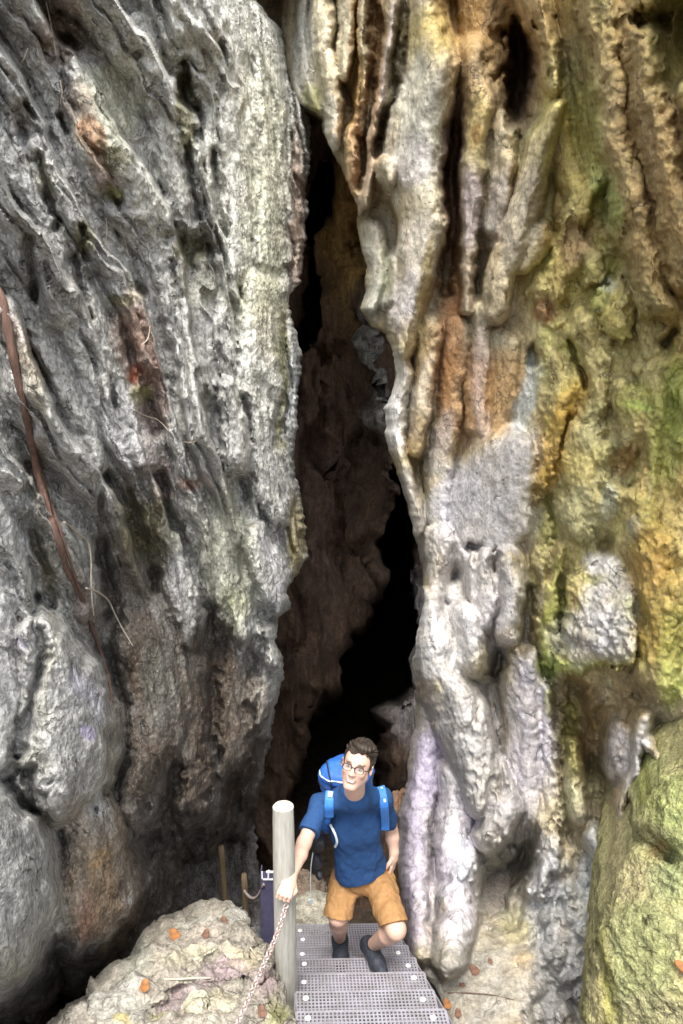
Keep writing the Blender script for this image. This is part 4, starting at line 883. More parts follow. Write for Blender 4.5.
s1 = stake(221, 846, 5.5, 1.1, .027, .03, 'taller thin brown timber stake in the dark, farther left of the steel post')
s2 = stake(244, 874, 5.2, 1.0, .025, .01, 'shorter thin brown timber stake in the dark, just left of the steel post')
chain('chain', [s2 + np.array([0, -.03, -.12]), at(250, 897, 5.0), at(257, 897, 4.8), at(264, 884, 4.56)], 'thin slack rusty chain between a brown stake and the steel post', .026, .004)

# ---------------------------------------------------------------- root and dry twigs on the left wall
def surf_y(px, py, wall, lift=.03):
    """a point just in front of a rock face at a picture position"""
    dg = bpy.context.evaluated_depsgraph_get()
    d = ray(px, py); d = d / np.linalg.norm(d)
    ok, loc, nrm, idx = wall.ray_cast((0, 0, 0), tuple(d))
    if not ok: return None
    return np.array(loc) - d * lift
LW = bpy.data.objects['rock_wall']; RW = bpy.data.objects['rock_wall.001']; MBO = bpy.data.objects['mossy_boulder']
bpy.context.view_layer.update()
def strand(name, pix, rad, mat, label, cat, wall, lift=.02, group=None, smooth_depth=True, n=8):
    P = [surf_y(x, y, wall, lift) for x, y in pix]
    P = [p for p in P if p is not None]
    if smooth_depth:
        Dp = np.array([np.linalg.norm(p) for p in P]); k = np.convolve(np.pad(Dp, 1, 'edge'), [.25, .5, .25], 'valid')
        k = np.minimum(k, Dp + .0); P = [p / np.linalg.norm(p) * kk for p, kk in zip(P, k)]
    pts = catmull(P, 6)
    rr = np.interp(np.linspace(0, 1, len(pts)), np.linspace(0, 1, len(rad)), rad) * (1 + .12 * np.sin(np.arange(len(pts)) * 1.3))
    L = pts[0]; m = MB(); m.tube([p - L for p in pts], list(rr), n)
    o = m.build(name, mat, None, True); o.location = tuple(L); return tag(o, label, cat, group)
strand('tree_root', [(-14, 268), (2, 300), (9, 335), (17, 375), (25, 410), (31, 440), (38, 475), (48, 510), (58, 540), (68, 572), (80, 594), (90, 622), (100, 650), (108, 675), (112, 702)], [.019, .020, .018, .018, .015, .012, .008], M_ROOT,
       'long reddish-brown tree root running down the left wall', 'root', LW, .03)
strand('tree_root', [(30, 440), (38, 462), (46, 490), (56, 518), (66, 548), (78, 585), (84, 596)], [.007, .009, .008, .005], M_ROOT, 'thinner brown root strand twisted along the upper right side of the long root', 'root', LW, .05)
strand('dry_twig', [(64, 522), (72, 528), (80, 535), (88, 542), (91, 560), (91, 580), (92, 600), (94, 616)], [.006, .006, .005, .003], M_TWIG, 'pale bent twig hooked over the root, its end hanging straight down', 'twig', LW, .06, 'dry twigs on the left wall')
strand('dry_twig', [(86, 588), (98, 592), (108, 600), (114, 612), (121, 626), (128, 638), (133, 646)], [.0055, .005, .004, .0025], M_TWIG, 'pale twig slanting down to the right from the root', 'twig', LW, .06, 'dry twigs on the left wall')
for pix, lb in [([(46, 2), (50, 20), (54, 42), (58, 66)], 'thin pale stem hanging at the upper left of the left wall'),
                ([(60, 80), (62, 92), (60, 104)], 'short straw stub below the hanging stems of the upper left wall'),
                ([(106, 218), (107, 232), (105, 246)], 'short upright straw on the left wall below the mossy patch'),
                ([(119, 212), (121, 228), (126, 244), (128, 254)], 'slightly bent straw beside the short upright straw'),
                ([(134, 410), (146, 416), (158, 420), (168, 430)], 'thin twig sticking out of the brown soil pocket of the left wall'),
                ([(142, 345), (148, 338), (150, 326)], 'curled grey rootlet above the brown soil pocket'),
                ([(184, 442), (194, 442), (202, 434)], 'curved pale rootlet right of the brown soil pocket'),
                ([(28, 48), (24, 58), (20, 66)], 'tiny tilted straw at the upper left edge of the left wall')]:
    strand('dry_twig', pix, [.0035, .003, .002], M_TWIG, lb, 'twig', LW, .03, 'dry twigs on the left wall', n=5)
strand('dry_twig', [(164, 979), (180, 979), (196, 978), (211, 978)], [.005, .006, .004], M_TWIG, 'straight pale stick lying on the pale boulder', 'twig', BOULDER, .012)
strand('dry_twig', [(250, 947), (255, 954), (259, 960)], [.004, .003], M_TWIG, 'short pale twig on the pale boulder beside the chain', 'twig', BOULDER, .01)
strand('dry_twig', [(432, 985), (448, 993), (470, 993), (492, 995), (515, 1000)], [.003, .003, .002], M_ROOT, 'thin dark twig on the rock floor right of the stairs', 'twig', RW, .008)

# ---------------------------------------------------------------- dead leaves
def leaf(px, py, wall, size, ang, mat, label, curl=.3):
    p = surf_y(px, py, wall, .012)
    if p is None: return
    n = -p / np.linalg.norm(p); n = n * .35 + np.array([0, -.1, .8]); n /= np.linalg.norm(n)
    a = np.cross(n, [math.sin(ang), 0.2, math.cos(ang)]); a /= np.linalg.norm(a); b = np.cross(n, a)
    m = MB(); V = []; K = 9
    for i in range(K):
        f = i / (K - 1); w = math.sin(math.pi * f ** .8) ** .8 * .36 * (1 + .15 * math.sin(9 * f))
        for s in (-1, -.5, 0, .5, 1):
            V.append(a * (f - .5) * size + b * s * w * size + n * (curl * size * (abs(s) * w * 1.2 + (f - .5) ** 2 * 1.2 + .05 * math.sin(7 * f + 3 * s))))
    Fc = [(i * 5 + k, i * 5 + k + 1, i * 5 + k + 6, i * 5 + k + 5) for i in range(K - 1) for k in range(4)]
    m.add(V, Fc); m.tube([a * -.5 * size, a * -.72 * size + n * .02 * size], .0015, 5)
    o = m.build('fallen_leaf', mat, None, True); o.location = tuple(p)
    sm = o.modifiers.new('thickness', 'SOLIDIFY'); sm.thickness = .0012
    tag(o, label, 'leaf', 'dead leaves on the rocks')
leaf(174, 935, BOULDER, .085, .6, M_LEAF, 'orange-brown curled dead leaf near the top of the pale boulder')
leaf(145, 986, BOULDER, .07, 1.8, M_LEAF, 'small rust-brown leaf low on the left slope of the pale boulder')
leaf(224, 922, BOULDER, .07, 1.2, M_LEAF2, 'dark red dead leaf at the top right of the pale boulder')
leaf(206, 934, BOULDER, .06, 2.6, M_LEAF2, 'dull brown leaf between the orange and the dark red leaf on the boulder')
leaf(291, 993, BOULDER, .07, .2, M_LEAF, 'bright orange leaf at the foot of the pale timber post')
leaf(262, 1012, BOULDER, .06, 1.1, M_LEAF2, 'purplish brown leaf lying lowest on the boulder near the stairs')
for q, (px, py, s, an, mm, lb) in enumerate([(436, 992, .06, .3, M_LEAF, 'orange leaf right beside the edge of the stairs, uppermost there'), (447, 1004, .07, 1.4, M_LEAF, 'large orange leaf by the right edge of the stairs, near the bottom of the photo'), (458, 1013, .06, 2.3, M_LEAF2, 'brown leaf just right of the large orange leaf'),
                                              (474, 970, .085, .8, M_LEAF2, 'largest brown leaf flat on the pale rock floor right of the stairs'), (490, 961, .045, 1.7, M_LEAF2, 'small dark leaf farthest right on the pale rock floor'), (462, 985, .04, .1, M_LEAF2, 'tiny brown leaf below the largest brown leaf on the rock floor')]):
    leaf(px, py, RW, s, an, mm, lb, .18)
leaf(682, 967, MBO, .07, .4, M_LEAF, 'reddish leaf stuck to the mossy boulder at the right edge of the photo')

# ---------------------------------------------------------------- loose rocks in the shadow at the foot of the stairs
def rock(px, py, Y, r, seed, col, label):
    p = at(px, py, Y); n = 44; u = np.linspace(0, 2 * math.pi, n + 1)[:-1]; v = np.linspace(.02, math.pi - .02, 26)
    Um, Vm = np.meshgrid(u, v); S = np.stack([np.sin(Vm) * np.cos(Um), np.sin(Vm) * np.sin(Um), np.cos(Vm)], -1)
    f = 1 + .35 * fbm(S * 1.3 + seed, 3, 600 + seed) + .16 * (ridged(S * 3 + seed, 3, 610 + seed) - .5) - .25 * worley(S * 1.6 + seed, 620)
    P = S * f[..., None] * np.array(r)
    i = np.arange(25)[:, None] * n + np.arange(n)[None]; j = np.arange(25)[:, None] * n + (np.arange(n)[None] + 1) % n
    Q = np.stack([i, j, j + n, i + n], -1).reshape(-1, 4)
    C = np.array(col) * (1 + .5 * fbm(P.reshape(-1, 3) * 9 + seed, 4, 630))[:, None]
    o = mesh_obj('loose_rock', P.reshape(-1, 3), None, M_BOUL, cols=np.clip(C, .02, .7), quads=Q[:, ::-1]); o.location = tuple(p); tag(o, label, 'rock', 'loose rocks at the foot of the stairs')
rock(318, 915, 5.35, (.30, .22, .16), 1, (.36, .34, .28), 'pale flat rock right behind the top of the visible stairs, left of the man\'s leg')
rock(304, 893, 5.8, (.22, .2, .17), 4, (.17, .13, .10), 'dark brown rock behind the pale timber post')
rock(401, 812, 6.4, (.15, .2, .20), 7, (.24, .14, .085), 'orange-brown rock at the man\'s elbow, in front of the dark cleft')
# ================================================================ THE MAN
def nrm(v): v = np.array(v, float); return v / np.linalg.norm(v)
def clay(lo, hi, h):
    class C: pass
    c = C(); c.lo = np.array(lo, float); c.h = h
    c.n = np.ceil((np.array(hi) - c.lo) / h).astype(int) + 1
    c.ax = [(c.lo[i] + h * np.arange(c.n[i])).astype(np.float32) for i in range(3)]
    c.D = np.full(tuple(c.n), .5, np.float32); return c
def sub(c, lo, hi):
    i0 = np.clip(np.floor((np.array(lo) - c.lo) / c.h).astype(int), 0, c.n); i1 = np.clip(np.ceil((np.array(hi) - c.lo) / c.h).astype(int) + 1, 0, c.n)
    sl = tuple(slice(a, b) for a, b in zip(i0, i1))
    G = np.stack(np.meshgrid(*[c.ax[i][sl[i]] for i in range(3)], indexing='ij'), -1)
    return sl, G
def put(c, d, sl, k, cut=False):
    A = c.D[sl]
    if cut: c.D[sl] = smax(A, -d, k) if k > 0 else np.maximum(A, -d)
    else: c.D[sl] = smin(A, d, k) if k > 0 else np.minimum(A, d)
def cone(c, a, b, ra, rb, k=.02, cut=False, grow=0.0):
    a = np.array(a, float); b = np.array(b, float); ra += grow; rb += grow
    m = max(ra, rb) + k + .03
    sl, G = sub(c, np.minimum(a, b) - m, np.maximum(a, b) + m)
    if G.size == 0: return
    ab = b - a; t = np.clip(((G - a) @ ab) / (ab @ ab + 1e-12), 0, 1)
    d = np.linalg.norm(G - a - t[..., None] * ab, axis=-1) - (ra + (rb - ra) * t)
    put(c, d, sl, k, cut)
def chainc(c, pts, rad, k=.01, grow=0.0):
    for i in range(len(pts) - 1): cone(c, pts[i], pts[i + 1], rad[i], rad[i + 1], k, grow=grow)
def egg(c, ctr, M, r, k=.02, cut=False, grow=0.0):
    """ellipsoid with axes M (rows) and radii r"""
    ctr = np.array(ctr, float); M = np.array(M, float); r = np.array(r, float) + grow
    m = max(r) + k + .03; sl, G = sub(c, ctr - m, ctr + m)
    if G.size == 0: return
    q = (G - ctr) @ M.T; k0 = np.linalg.norm(q / r, axis=-1); k1 = np.linalg.norm(q / (r * r), axis=-1) + 1e-9
    put(c, k0 * (k0 - 1) / k1, sl, k, cut)
def rbox(c, ctr, M, hs, rr, k=.02):
    ctr = np.array(ctr, float); M = np.array(M, float); hs = np.array(hs, float)
    m = np.linalg.norm(hs) + rr + .03; sl, G = sub(c, ctr - m, ctr + m)
    q = np.abs((G - ctr) @ M.T) - hs + rr
    d = np.linalg.norm(np.maximum(q, 0), axis=-1) + np.minimum(q.max(-1), 0) - rr
    put(c, d, sl, k)
def halfspace_cut(c, p, n):
    """remove everything on the side n points to"""
    d = (c.ax[0][:, None, None] - p[0]) * n[0] + (c.ax[1][None, :, None] - p[1]) * n[1] + (c.ax[2][None, None, :] - p[2]) * n[2]
    c.D = np.maximum(c.D, d.astype(np.float32))
def skinit(c):
    """surface nets: one closed quad mesh of the field's zero level"""
    D = c.D; S = D < 0; n = np.array(D.shape) - 1
    cnt = np.zeros(tuple(n), np.int8)
    for i in (0, 1):
        for j in (0, 1):
            for k in (0, 1): cnt += S[i:n[0] + i, j:n[1] + j, k:n[2] + k]
    act = (cnt > 0) & (cnt < 8); I = np.argwhere(act); idx = np.full(tuple(n), -1, np.int64); idx[act] = np.arange(len(I))
    acc = np.zeros((len(I), 3)); w = np.zeros(len(I))
    E = [(a, b) for a in np.ndindex(2, 2, 2) for b in np.ndindex(2, 2, 2) if sum(abs(np.array(a) - np.array(b))) == 1 and a < b]
    for a, b in E:
        da = D[I[:, 0] + a[0], I[:, 1] + a[1], I[:, 2] + a[2]]; db = D[I[:, 0] + b[0], I[:, 1] + b[1], I[:, 2] + b[2]]
        x = (da < 0) != (db < 0); t = np.where(x, da / np.where(x, da - db, 1), 0)
        p = np.array(a) + t[:, None] * (np.array(b) - np.array(a)); acc += p * x[:, None]; w += x
    V = c.lo + (I + acc / w[:, None]) * c.h
    Q = []
    for ax in range(3):
        u, v = [(1, 2), (2, 0), (0, 1)][ax]
        s0 = [slice(None)] * 3; s1 = [slice(None)] * 3; s0[ax] = slice(0, -1); s1[ax] = slice(1, None)
        X = S[tuple(s0)] != S[tuple(s1)]; L = np.argwhere(X)
        L = L[(L[:, u] > 0) & (L[:, v] > 0) & (L[:, u] < n[u]) & (L[:, v] < n[v])]
        o = np.zeros((4, 3), int); o[1, u] = -1; o[2, u] = -1; o[2, v] = -1; o[3, v] = -1
        q = np.stack([idx[tuple((L + o[i]).T)] for i in range(4)], -1)
        fl = S[tuple(L.T)]; q[~fl] = q[~fl][:, ::-1]; Q.append(q)
    Q = np.concatenate(Q); Q = Q[(Q >= 0).all(1)]
    return V, Q
def wrinkle(c, amp, f, seed, stretch=(1, 1, 1), band=.03):
    m = np.abs(c.D) < band; I = np.argwhere(m)
    P = c.lo + I * c.h
    c.D[m] += (amp * (fbm(P * f * np.array(stretch), 3, seed))).astype(np.float32)

# ---- joints, from where they stand in the gorge
HEAD = at(357, 766, 3.74); NECK = at(354, 791, 3.90)
SH_R = at(321, 804, 4.00); EL_R = at(304, 843, 3.80); WR_R = at(291, 877, 3.585)
SH_L = at(382, 799, 4.06); EL_L = at(391, 830, 4.24); WR_L = at(394, 852, 4.20)
HIP_R = at(345, 880, 4.20); KN_R = at(338, 916, 4.06); AN_R = at(340, 940, 4.36)
HIP_L = at(378, 880, 4.18); KN_L = at(396, 929, 3.84); AN_L = at(371, 946, 4.12)
PELV = (HIP_R + HIP_L) / 2 + np.array([0, .0, .03]); CHEST = (SH_R + SH_L) / 2 * .62 + PELV * .38
spine = nrm((SH_R + SH_L) / 2 - PELV); acr = nrm((SH_L - SH_R) - spine * ((SH_L - SH_R) @ spine)); back = np.cross(spine, acr)
if back[1] < 0: back = -back
TM = np.stack([acr, back, spine])
# ---- head frame: face turned up to the camera, a little to the picture's left, head tipped to the right
tocam = nrm(-HEAD); hf = nrm(tocam + np.array([-.20, 0, 0]) + np.array([0, -.05, -.14]))
hu0 = nrm(np.array([0, 0, 1.0]) - hf * hf[2]); hx0 = np.cross(hu0, hf)
if hx0[0] < 0: hx0 = -hx0
rl = R(11); hu = hu0 * math.cos(rl) + hx0 * math.sin(rl); hx = hx0 * math.cos(rl) - hu0 * math.sin(rl)
HM = np.stack([hx, hu, hf]); HS = 1.0
def hp(x, y, z): return HEAD + HS * (x * hx + y * hu + z * hf)

c = clay((-.42, 3.38, -3.95), (.46, 4.60, -1.95), .0046)
# torso (kept inside the shirt), neck
egg(c, CHEST, TM, (.132, .085, .19), .03); egg(c, (CHEST + PELV) / 2, TM, (.122, .08, .18), .03); egg(c, PELV, TM, (.138, .09, .12), .03)
cone(c, SH_R, SH_L, .040, .040, .03)
cone(c, NECK - spine * .03, hp(0, -.06, -.03), .058, .054, .02)
# arms
for s, e, w in ((SH_R, EL_R, WR_R), (SH_L, EL_L, WR_L)):
    cone(c, s, e, .044, .040, .02); cone(c, e, e + (w - e) * .35, .041, .042, .015); cone(c, e + (w - e) * .35, w, .042, .027, .015)
# legs
for h_, k_, a_ in ((HIP_R, KN_R, AN_R), (HIP_L, KN_L, AN_L)):
    cone(c, h_, k_, .085, .058, .03); cone(c, k_, k_ + (a_ - k_) * .3, .052, .055, .02); cone(c, k_ + (a_ - k_) * .3, a_, .055, .035, .02)
    egg(c, k_ + np.array([0, -.015, .0]), np.eye(3), (.046, .046, .05), .02)
# head
egg(c, hp(0, .035, -.022), HM, np.array((.076, .092, .096)) * HS, .01); egg(c, hp(0, -.03, .022), HM, np.array((.061, .082, .066)) * HS, .025)
for s in (-1, 1):
    cone(c, hp(.052 * s, -.045, .0), hp(.018 * s, -.098, .052), .020 * HS, .018 * HS, .02)
    cone(c, hp(.040 * s, .024, .078), hp(.012 * s, .022, .088), .009 * HS, .009 * HS, .012)
    egg(c, hp(.040 * s, -.022, .062), HM, np.array((.022, .020, .018)) * HS, .015)
    egg(c, hp(.079 * s, .0, -.012), np.stack([nrm(hx + s * -.35 * hf), hu, nrm(hf + s * .35 * hx)]), np.array((.008, .031, .019)) * HS, .006)
    egg(c, hp(.083 * s, .0, -.008), HM, np.array((.006, .018, .009)) * HS, .004, cut=True)
    egg(c, hp(.031 * s, .003, .099), HM, np.array((.017, .011, .016)) * HS, .010, cut=True)
    egg(c, hp(.031 * s, .003, .071), HM, np.array((.014, .011, .013)) * HS, .003)
    egg(c, hp(.013 * s, -.031, .098), HM, np.array((.009, .008, .010)) * HS, .006)
cone(c, hp(-.012, -.102, .060), hp(.012, -.102, .060), .018 * HS, .018 * HS, .015)
cone(c, hp(0, .016, .088), hp(0, -.028, .108), .009 * HS, .012 * HS, .010)
cone(c, hp(-.018, -.057, .082), hp(.018, -.057, .082), .007 * HS, .007 * HS, .006); cone(c, hp(-.014, -.069, .081), hp(.014, -.069, .081), .008 * HS, .008 * HS, .005)
cone(c, hp(-.022, -.0632, .0935), hp(.022, -.0632, .0935), .0025, .0025, .003, cut=True)
# right hand: closed round the chain beside the post
ha = nrm(WR_R - EL_R); hn = nrm(-WR_R - ha * (-WR_R @ ha)); hs = np.cross(ha, hn)
if hs[0] < 0: hs = -hs
pc = WR_R + ha * .045
egg(c, pc, np.stack([ha, hs, hn]), (.048, .041, .018), .018); cone(c, WR_R, pc, .026, .026, .02)
for i in range(4):
    o = (i - 1.5) * .0195; ln = (.036, .041, .039, .031)[i]
    b = WR_R + ha * .083 + hs * o; p1 = b + ha * ln * .75 - hn * .006 + hs * o * .08; p2 = p1 - hn * .026 + ha * .004; p3 = p2 - hn * .010 - ha * .022
    chainc(c, [WR_R + ha * .05 + hs * o * .8, b, p1, p2, p3], [.010, .0102, .0092, .0085, .0078], .0035)
tb = WR_R + ha * .028 + hs * .030 - hn * .006; chainc(c, [tb, tb + hs * .018 + ha * .028 - hn * .012, tb + hs * .006 + ha * .052 - hn * .026, tb - hs * .014 + ha * .064 - hn * .032], [.014, .012, .0105, .009], .006)
# left hand: hanging loosely behind the hip, fingers a little curled
la = nrm(np.array([-.06, -.05, -1.0])); lnn = nrm(np.array([.9, -.45, 0])); ls = np.cross(la, lnn)
egg(c, WR_L + la * .045, np.stack([la, ls, lnn]), (.05, .040, .017), .018); cone(c, WR_L, WR_L + la * .04, .026, .026, .02)
for i in range(4):
    o = (i - 1.5) * .0195; ln = (.038, .044, .041, .033)[i]; b = WR_L + la * .088 + ls * o
    p1 = b + la * ln - lnn * .006; p2 = p1 + la * ln * .55 - lnn * .018; p3 = p2 + la * .012 - lnn * .018
    chainc(c, [WR_L + la * .05 + ls * o * .8, b, p1, p2, p3], [.010, .0098, .009, .0082, .0076], .0035)
sg = -1 if ls[1] > 0 else 1
tb = WR_L + la * .03 + ls * sg * .028; chainc(c, [tb, tb + ls * sg * .022 + la * .026 - lnn * .010, tb + ls * sg * .026 + la * .056 - lnn * .022], [.014, .0115, .009], .006)
V, Q = skinit(c)
# skin tint: lips, brows, eyes, shaved beard; dark dots paint the shade of the nostrils
q = (V - HEAD) @ HM.T / HS
SK = np.tile(np.array((.66, .43, .335)), (len(V), 1))
SK *= (1 + .10 * fbm(V * 14, 3, 900))[:, None]
def tint(col, w): global SK; SK = SK + (np.array(col) - SK) * np.clip(w, 0, 1)[:, None]
isface = sstep(.02, .05, q[:, 2]) * (np.abs(q[:, 0]) < .09) * (np.abs(q[:, 1]) < .16)
tint((.56, .30, .24), .6 * isface * np.exp(-((np.abs(q[:, 0]) - .04) / .022) ** 2 - ((q[:, 1] + .03) / .02) ** 2))
tint((.36, .25, .21), .45 * isface * sstep(-.05, -.07, q[:, 1]) + .3 * isface * np.exp(-((q[:, 1] + .047) / .006) ** 2 - (q[:, 0] / .028) ** 2))
my = q[:, 1] + .066 - 9 * q[:, 0] ** 2
tint((.52, .24, .21), .8 * isface * np.exp(-(my / .0100) ** 4 - (q[:, 0] / .031) ** 4))
tint((.78, .74, .70), .85 * isface * np.exp(-(my / .0042) ** 4 - (q[:, 0] / .022) ** 4))
tint((.05, .035, .025), .95 * isface * np.exp(-((np.abs(q[:, 0]) - .034) / .020) ** 4 - ((q[:, 1] - .025 + .10 * np.abs(np.abs(q[:, 0]) - .028)) / .0062) ** 4))
ax_ = np.abs(q[:, 0]) - .031
tint((.06, .04, .03), .9 * isface * np.exp(-(ax_ / .0165) ** 4 - ((q[:, 1] - .004) / .0088) ** 4))
tint((.62, .57, .53), .9 * isface * np.exp(-(ax_ / .0115) ** 4 - ((q[:, 1] - .003) / .0042) ** 4))
tint((.06, .04, .03), isface * np.exp(-(ax_ / .0058) ** 4 - ((q[:, 1] - .0035) / .0065) ** 4))
tint((.10, .05, .04), .8 * isface * np.exp(-((np.abs(q[:, 0]) - .0075) / .0042) ** 2 - ((q[:, 1] + .039) / .003) ** 2))
M_SKIN = tint_mat('skin', .48, .4)
MANROOT = np.array([.02, 4.1, -3.8])
man = mesh_obj('person', V - MANROOT, None, M_SKIN, cols=np.clip(SK, .02, .9), quads=Q); man.location = tuple(MANROOT)
tag(man, 'man in blue T-shirt and tan shorts climbing the metal stairs, one hand on the chain', 'person')
def wear(c, name, mat, parent=man):
    V, Q = skinit(c)
    return mesh_obj(name, V - MANROOT, None, mat, parent, quads=Q)
M_SHIRT = plain_mat('navy_cotton', (.024, .070, .190), rough=.85, scale=60, var=.12, bump=.25, dist=.004, spec=.2)
M_SHORT = plain_mat('tan_cotton', (.35, .195, .082), rough=.85, scale=45, var=.12, bump=.25, dist=.004, spec=.2)
M_SHOE = plain_mat('dark_shoe', (.05, .06, .085), col2=(.018, .02, .028), rough=.6, scale=50, var=.35, bump=.3)
M_SOLE = plain_mat('shoe_rubber', (.13, .13, .14), rough=.7, scale=50, var=.2)
M_SOCK = plain_mat('dark_sock', (.03, .03, .04), rough=.95, scale=90, var=.2)
M_HAIR = plain_mat('dark_hair', (.035, .025, .018), rough=.42, scale=70, var=.5, bump=.9, dist=.006, stretch=(1, 1, 1))
M_PACK = plain_mat('blue_nylon', (.028, .125, .44), rough=.55, scale=70, var=.12, bump=.2, dist=.004)
M_STRAP = plain_mat('bright_blue_webbing', (.05, .22, .66), rough=.6, scale=90, var=.15, bump=.2, dist=.003)
M_WEB = plain_mat('pale_webbing', (.62, .70, .74), rough=.6, scale=90, var=.12)
M_BLACK = plain_mat('black_nylon', (.025, .025, .03), rough=.5, scale=60, var=.3, bump=.2)
M_FRAME = plain_mat('dark_spectacle_frame', (.03, .02, .02), rough=.3, scale=40, var=.2, bump=0)
# ---- T-shirt
s = clay((-.30, 3.66, -3.35), (.36, 4.50, -2.30), .005)
egg(s, CHEST + spine * .01, TM, (.156, .112, .215), .04); egg(s, (CHEST + PELV) / 2, TM, (.150, .108, .19), .04); egg(s, PELV + spine * .05, TM, (.164, .126, .17), .04)
cone(s, SH_R, SH_L, .056, .056, .05); cone(s, NECK - spine * .07, NECK - spine * .006, .078, .067, .03)
for j in (SH_R, SH_L): cone(s, NECK - spine * .035, j, .070, .056, .03)
sr = EL_R - SH_R; slv = EL_L - SH_L
cone(s, SH_R, SH_R + sr * .78, .056, .062, .03); cone(s, SH_L, SH_L + slv * .75, .055, .058, .03)
wrinkle(s, .013, 8, 910, (1, 1, .8)); wrinkle(s, .007, 18, 914, (1, 1, .6))
def cut_ball(c, a, b, r): cone(c, a, b, r, r, 0, cut=True)
# hems: neck hole, sleeve ends, waist
NK = NECK + spine * .005 - back * .02
egg(s, NK + spine * .060 - back * .010, TM, (.065, .074, .075), .004, cut=True)
for j, e in ((SH_R, EL_R), (SH_L, EL_L)):
    dv = nrm(e - j); p = j + (e - j) * .74
    sl_, G = sub(s, p - .12, p + .14); dd = (G - p) @ dv; near = np.linalg.norm((G - p) - dd[..., None] * dv, axis=-1) < .10
    s.D[sl_] = np.where(near & (dd > -.02) & (dd < .12), np.maximum(s.D[sl_], dd), s.D[sl_])
wp = PELV + spine * .035; halfspace_cut(s, wp, nrm(-spine + .16 * acr - .28 * back))
SHIRT = wear(s, 't_shirt', M_SHIRT)
# ---- shorts
t = clay((-.22, 3.55, -3.62), (.48, 4.52, -2.95), .005)
egg(t, PELV + spine * .03, TM, (.155, .114, .14), .03)
for h_, k_, ex_ in ((HIP_R, KN_R, 1.02), (HIP_L, KN_L, .90)):
    dv = nrm(k_ - h_); e = h_ + (k_ - h_) * ex_
    cone(t, h_ + np.array([0, .01, .0]), e + dv * .05, .095, .079, .03)
wrinkle(t, .022, 8, 920, (1, 1, .6)); wrinkle(t, .010, 22, 924, (1, 1, .7))
for h_, k_, ex_ in ((HIP_R, KN_R, 1.02), (HIP_L, KN_L, .90)):
    dv = nrm(k_ - h_) * .8 + np.array([0, 0, -.6]); dv = nrm(dv); p = h_ + (k_ - h_) * ex_
    sl_, G = sub(t, p - .17, p + .2); dd = (G - p) @ dv; near = np.linalg.norm((G - p) - dd[..., None] * dv, axis=-1) < .15
    t.D[sl_] = np.where(near & (dd > -.03), np.maximum(t.D[sl_], dd), t.D[sl_])
SHORTS = wear(t, 'shorts', M_SHORT)
# ---- shoes and socks
for a_, toe_px, toe_Y, z0 in ((AN_R, (341, 966), 4.205, -(ST_A + SL * (4.09 + GO)) + .004), (AN_L, (381, 974), 3.97, -(ST_A + SL * 4.09) + .004)):
    toe = at(*toe_px, toe_Y); toe[2] = z0 + .036; d = toe - a_; d[2] = 0; d = nrm(d); toe = np.array([a_[0], a_[1], 0]) + d * .170; toe[2] = z0 + .036
    heel = np.array([a_[0], a_[1], z0 + .042]) - d * .045; ballp = heel + d * .15 + np.array([0, 0, -.004]); sd = np.cross(d, [0, 0, 1.0])
    f = clay(np.minimum(heel, toe) - .13, np.maximum(heel, toe) + np.array([.13, .13, .20]), .0048)
    cone(f, heel, ballp, .045, .049, .02); cone(f, ballp, toe, .050, .040, .02); cone(f, heel + np.array([0, 0, .01]), a_ + np.array([0, 0, .012]), .050, .051, .03)
    cone(f, a_ - np.array([0, 0, .01]) + d * .02, ballp + np.array([0, 0, .012]), .04, .03, .03)
    halfspace_cut(f, (0, 0, z0 + .014), (0, 0, -1)); halfspace_cut(f, a_ + np.array([0, 0, .035]), nrm(np.array([0, 0, 1.0]) - .25 * d))
    sh = wear(f, 'shoe', M_SHOE)
    g = clay(np.minimum(heel, toe) - .13, np.maximum(heel, toe) + .13, .0048)
    cone(g, heel, ballp, .048, .052, .02); cone(g, ballp, toe + d * .004, .053, .043, .02)
    halfspace_cut(g, (0, 0, z0 + .022), (0, 0, 1)); halfspace_cut(g, (0, 0, z0), (0, 0, -1))
    wear(g, 'sole', M_SOLE, man).parent = sh
    lc = MB()
    for i in range(5):
        p = a_ + d * (.045 + .018 * i) + np.array([0, 0, -.004 - .0085 * i]); lc.tube([p - sd * .024 + np.array([0, 0, .006]), p + np.array([0, 0, .016]), p + sd * .024 + np.array([0, 0, .006])], .003, 5)
    lc.v = [tuple(np.array(v) - MANROOT) for v in lc.v]; lc.build('lace', M_STEEL, sh, True)
for k_, a_ in ((KN_R, AN_R), (KN_L, AN_L)):
    up = nrm(k_ - a_); f = clay(a_ - .12, a_ + .16, .005); cone(f, a_, a_ + up * .075, .042, .043, .01); halfspace_cut(f, a_ + up * .062, up); wear(f, 'sock', M_SOCK)
# ---- hair
f = clay(HEAD - .19, HEAD + .19, .0034)
egg(f, hp(0, .040, -.026), HM, np.array((.083, .099, .101)) * HS, .01)
egg(f, hp(.012, .112, .030), HM, np.array((.058, .022, .042)) * HS, .02); egg(f, hp(.034, .114, .0), HM, np.array((.040, .022, .05)) * HS, .02); egg(f, hp(.020, .106, .055), HM, np.array((.044, .018, .026)) * HS, .012)
m = np.abs(f.D) < .04; I = np.argwhere(m); Pw = f.lo + I * f.h; ql = (Pw - HEAD) @ HM.T / HS
f.D[m] += (.0035 * (1 - np.abs(perlin(ql * np.array([85, 16, 22.]) + 5, 930)) * 2) * -1 + .005 * fbm(ql * np.array([26, 12, 12.]), 3, 932)).astype(np.float32)
G = np.stack(np.meshgrid(*f.ax, indexing='ij'), -1); ql = (G - HEAD) @ HM.T / HS
line = .078 - .12 * np.abs(ql[..., 0]) + .012 * np.sin(ql[..., 0] * 60)
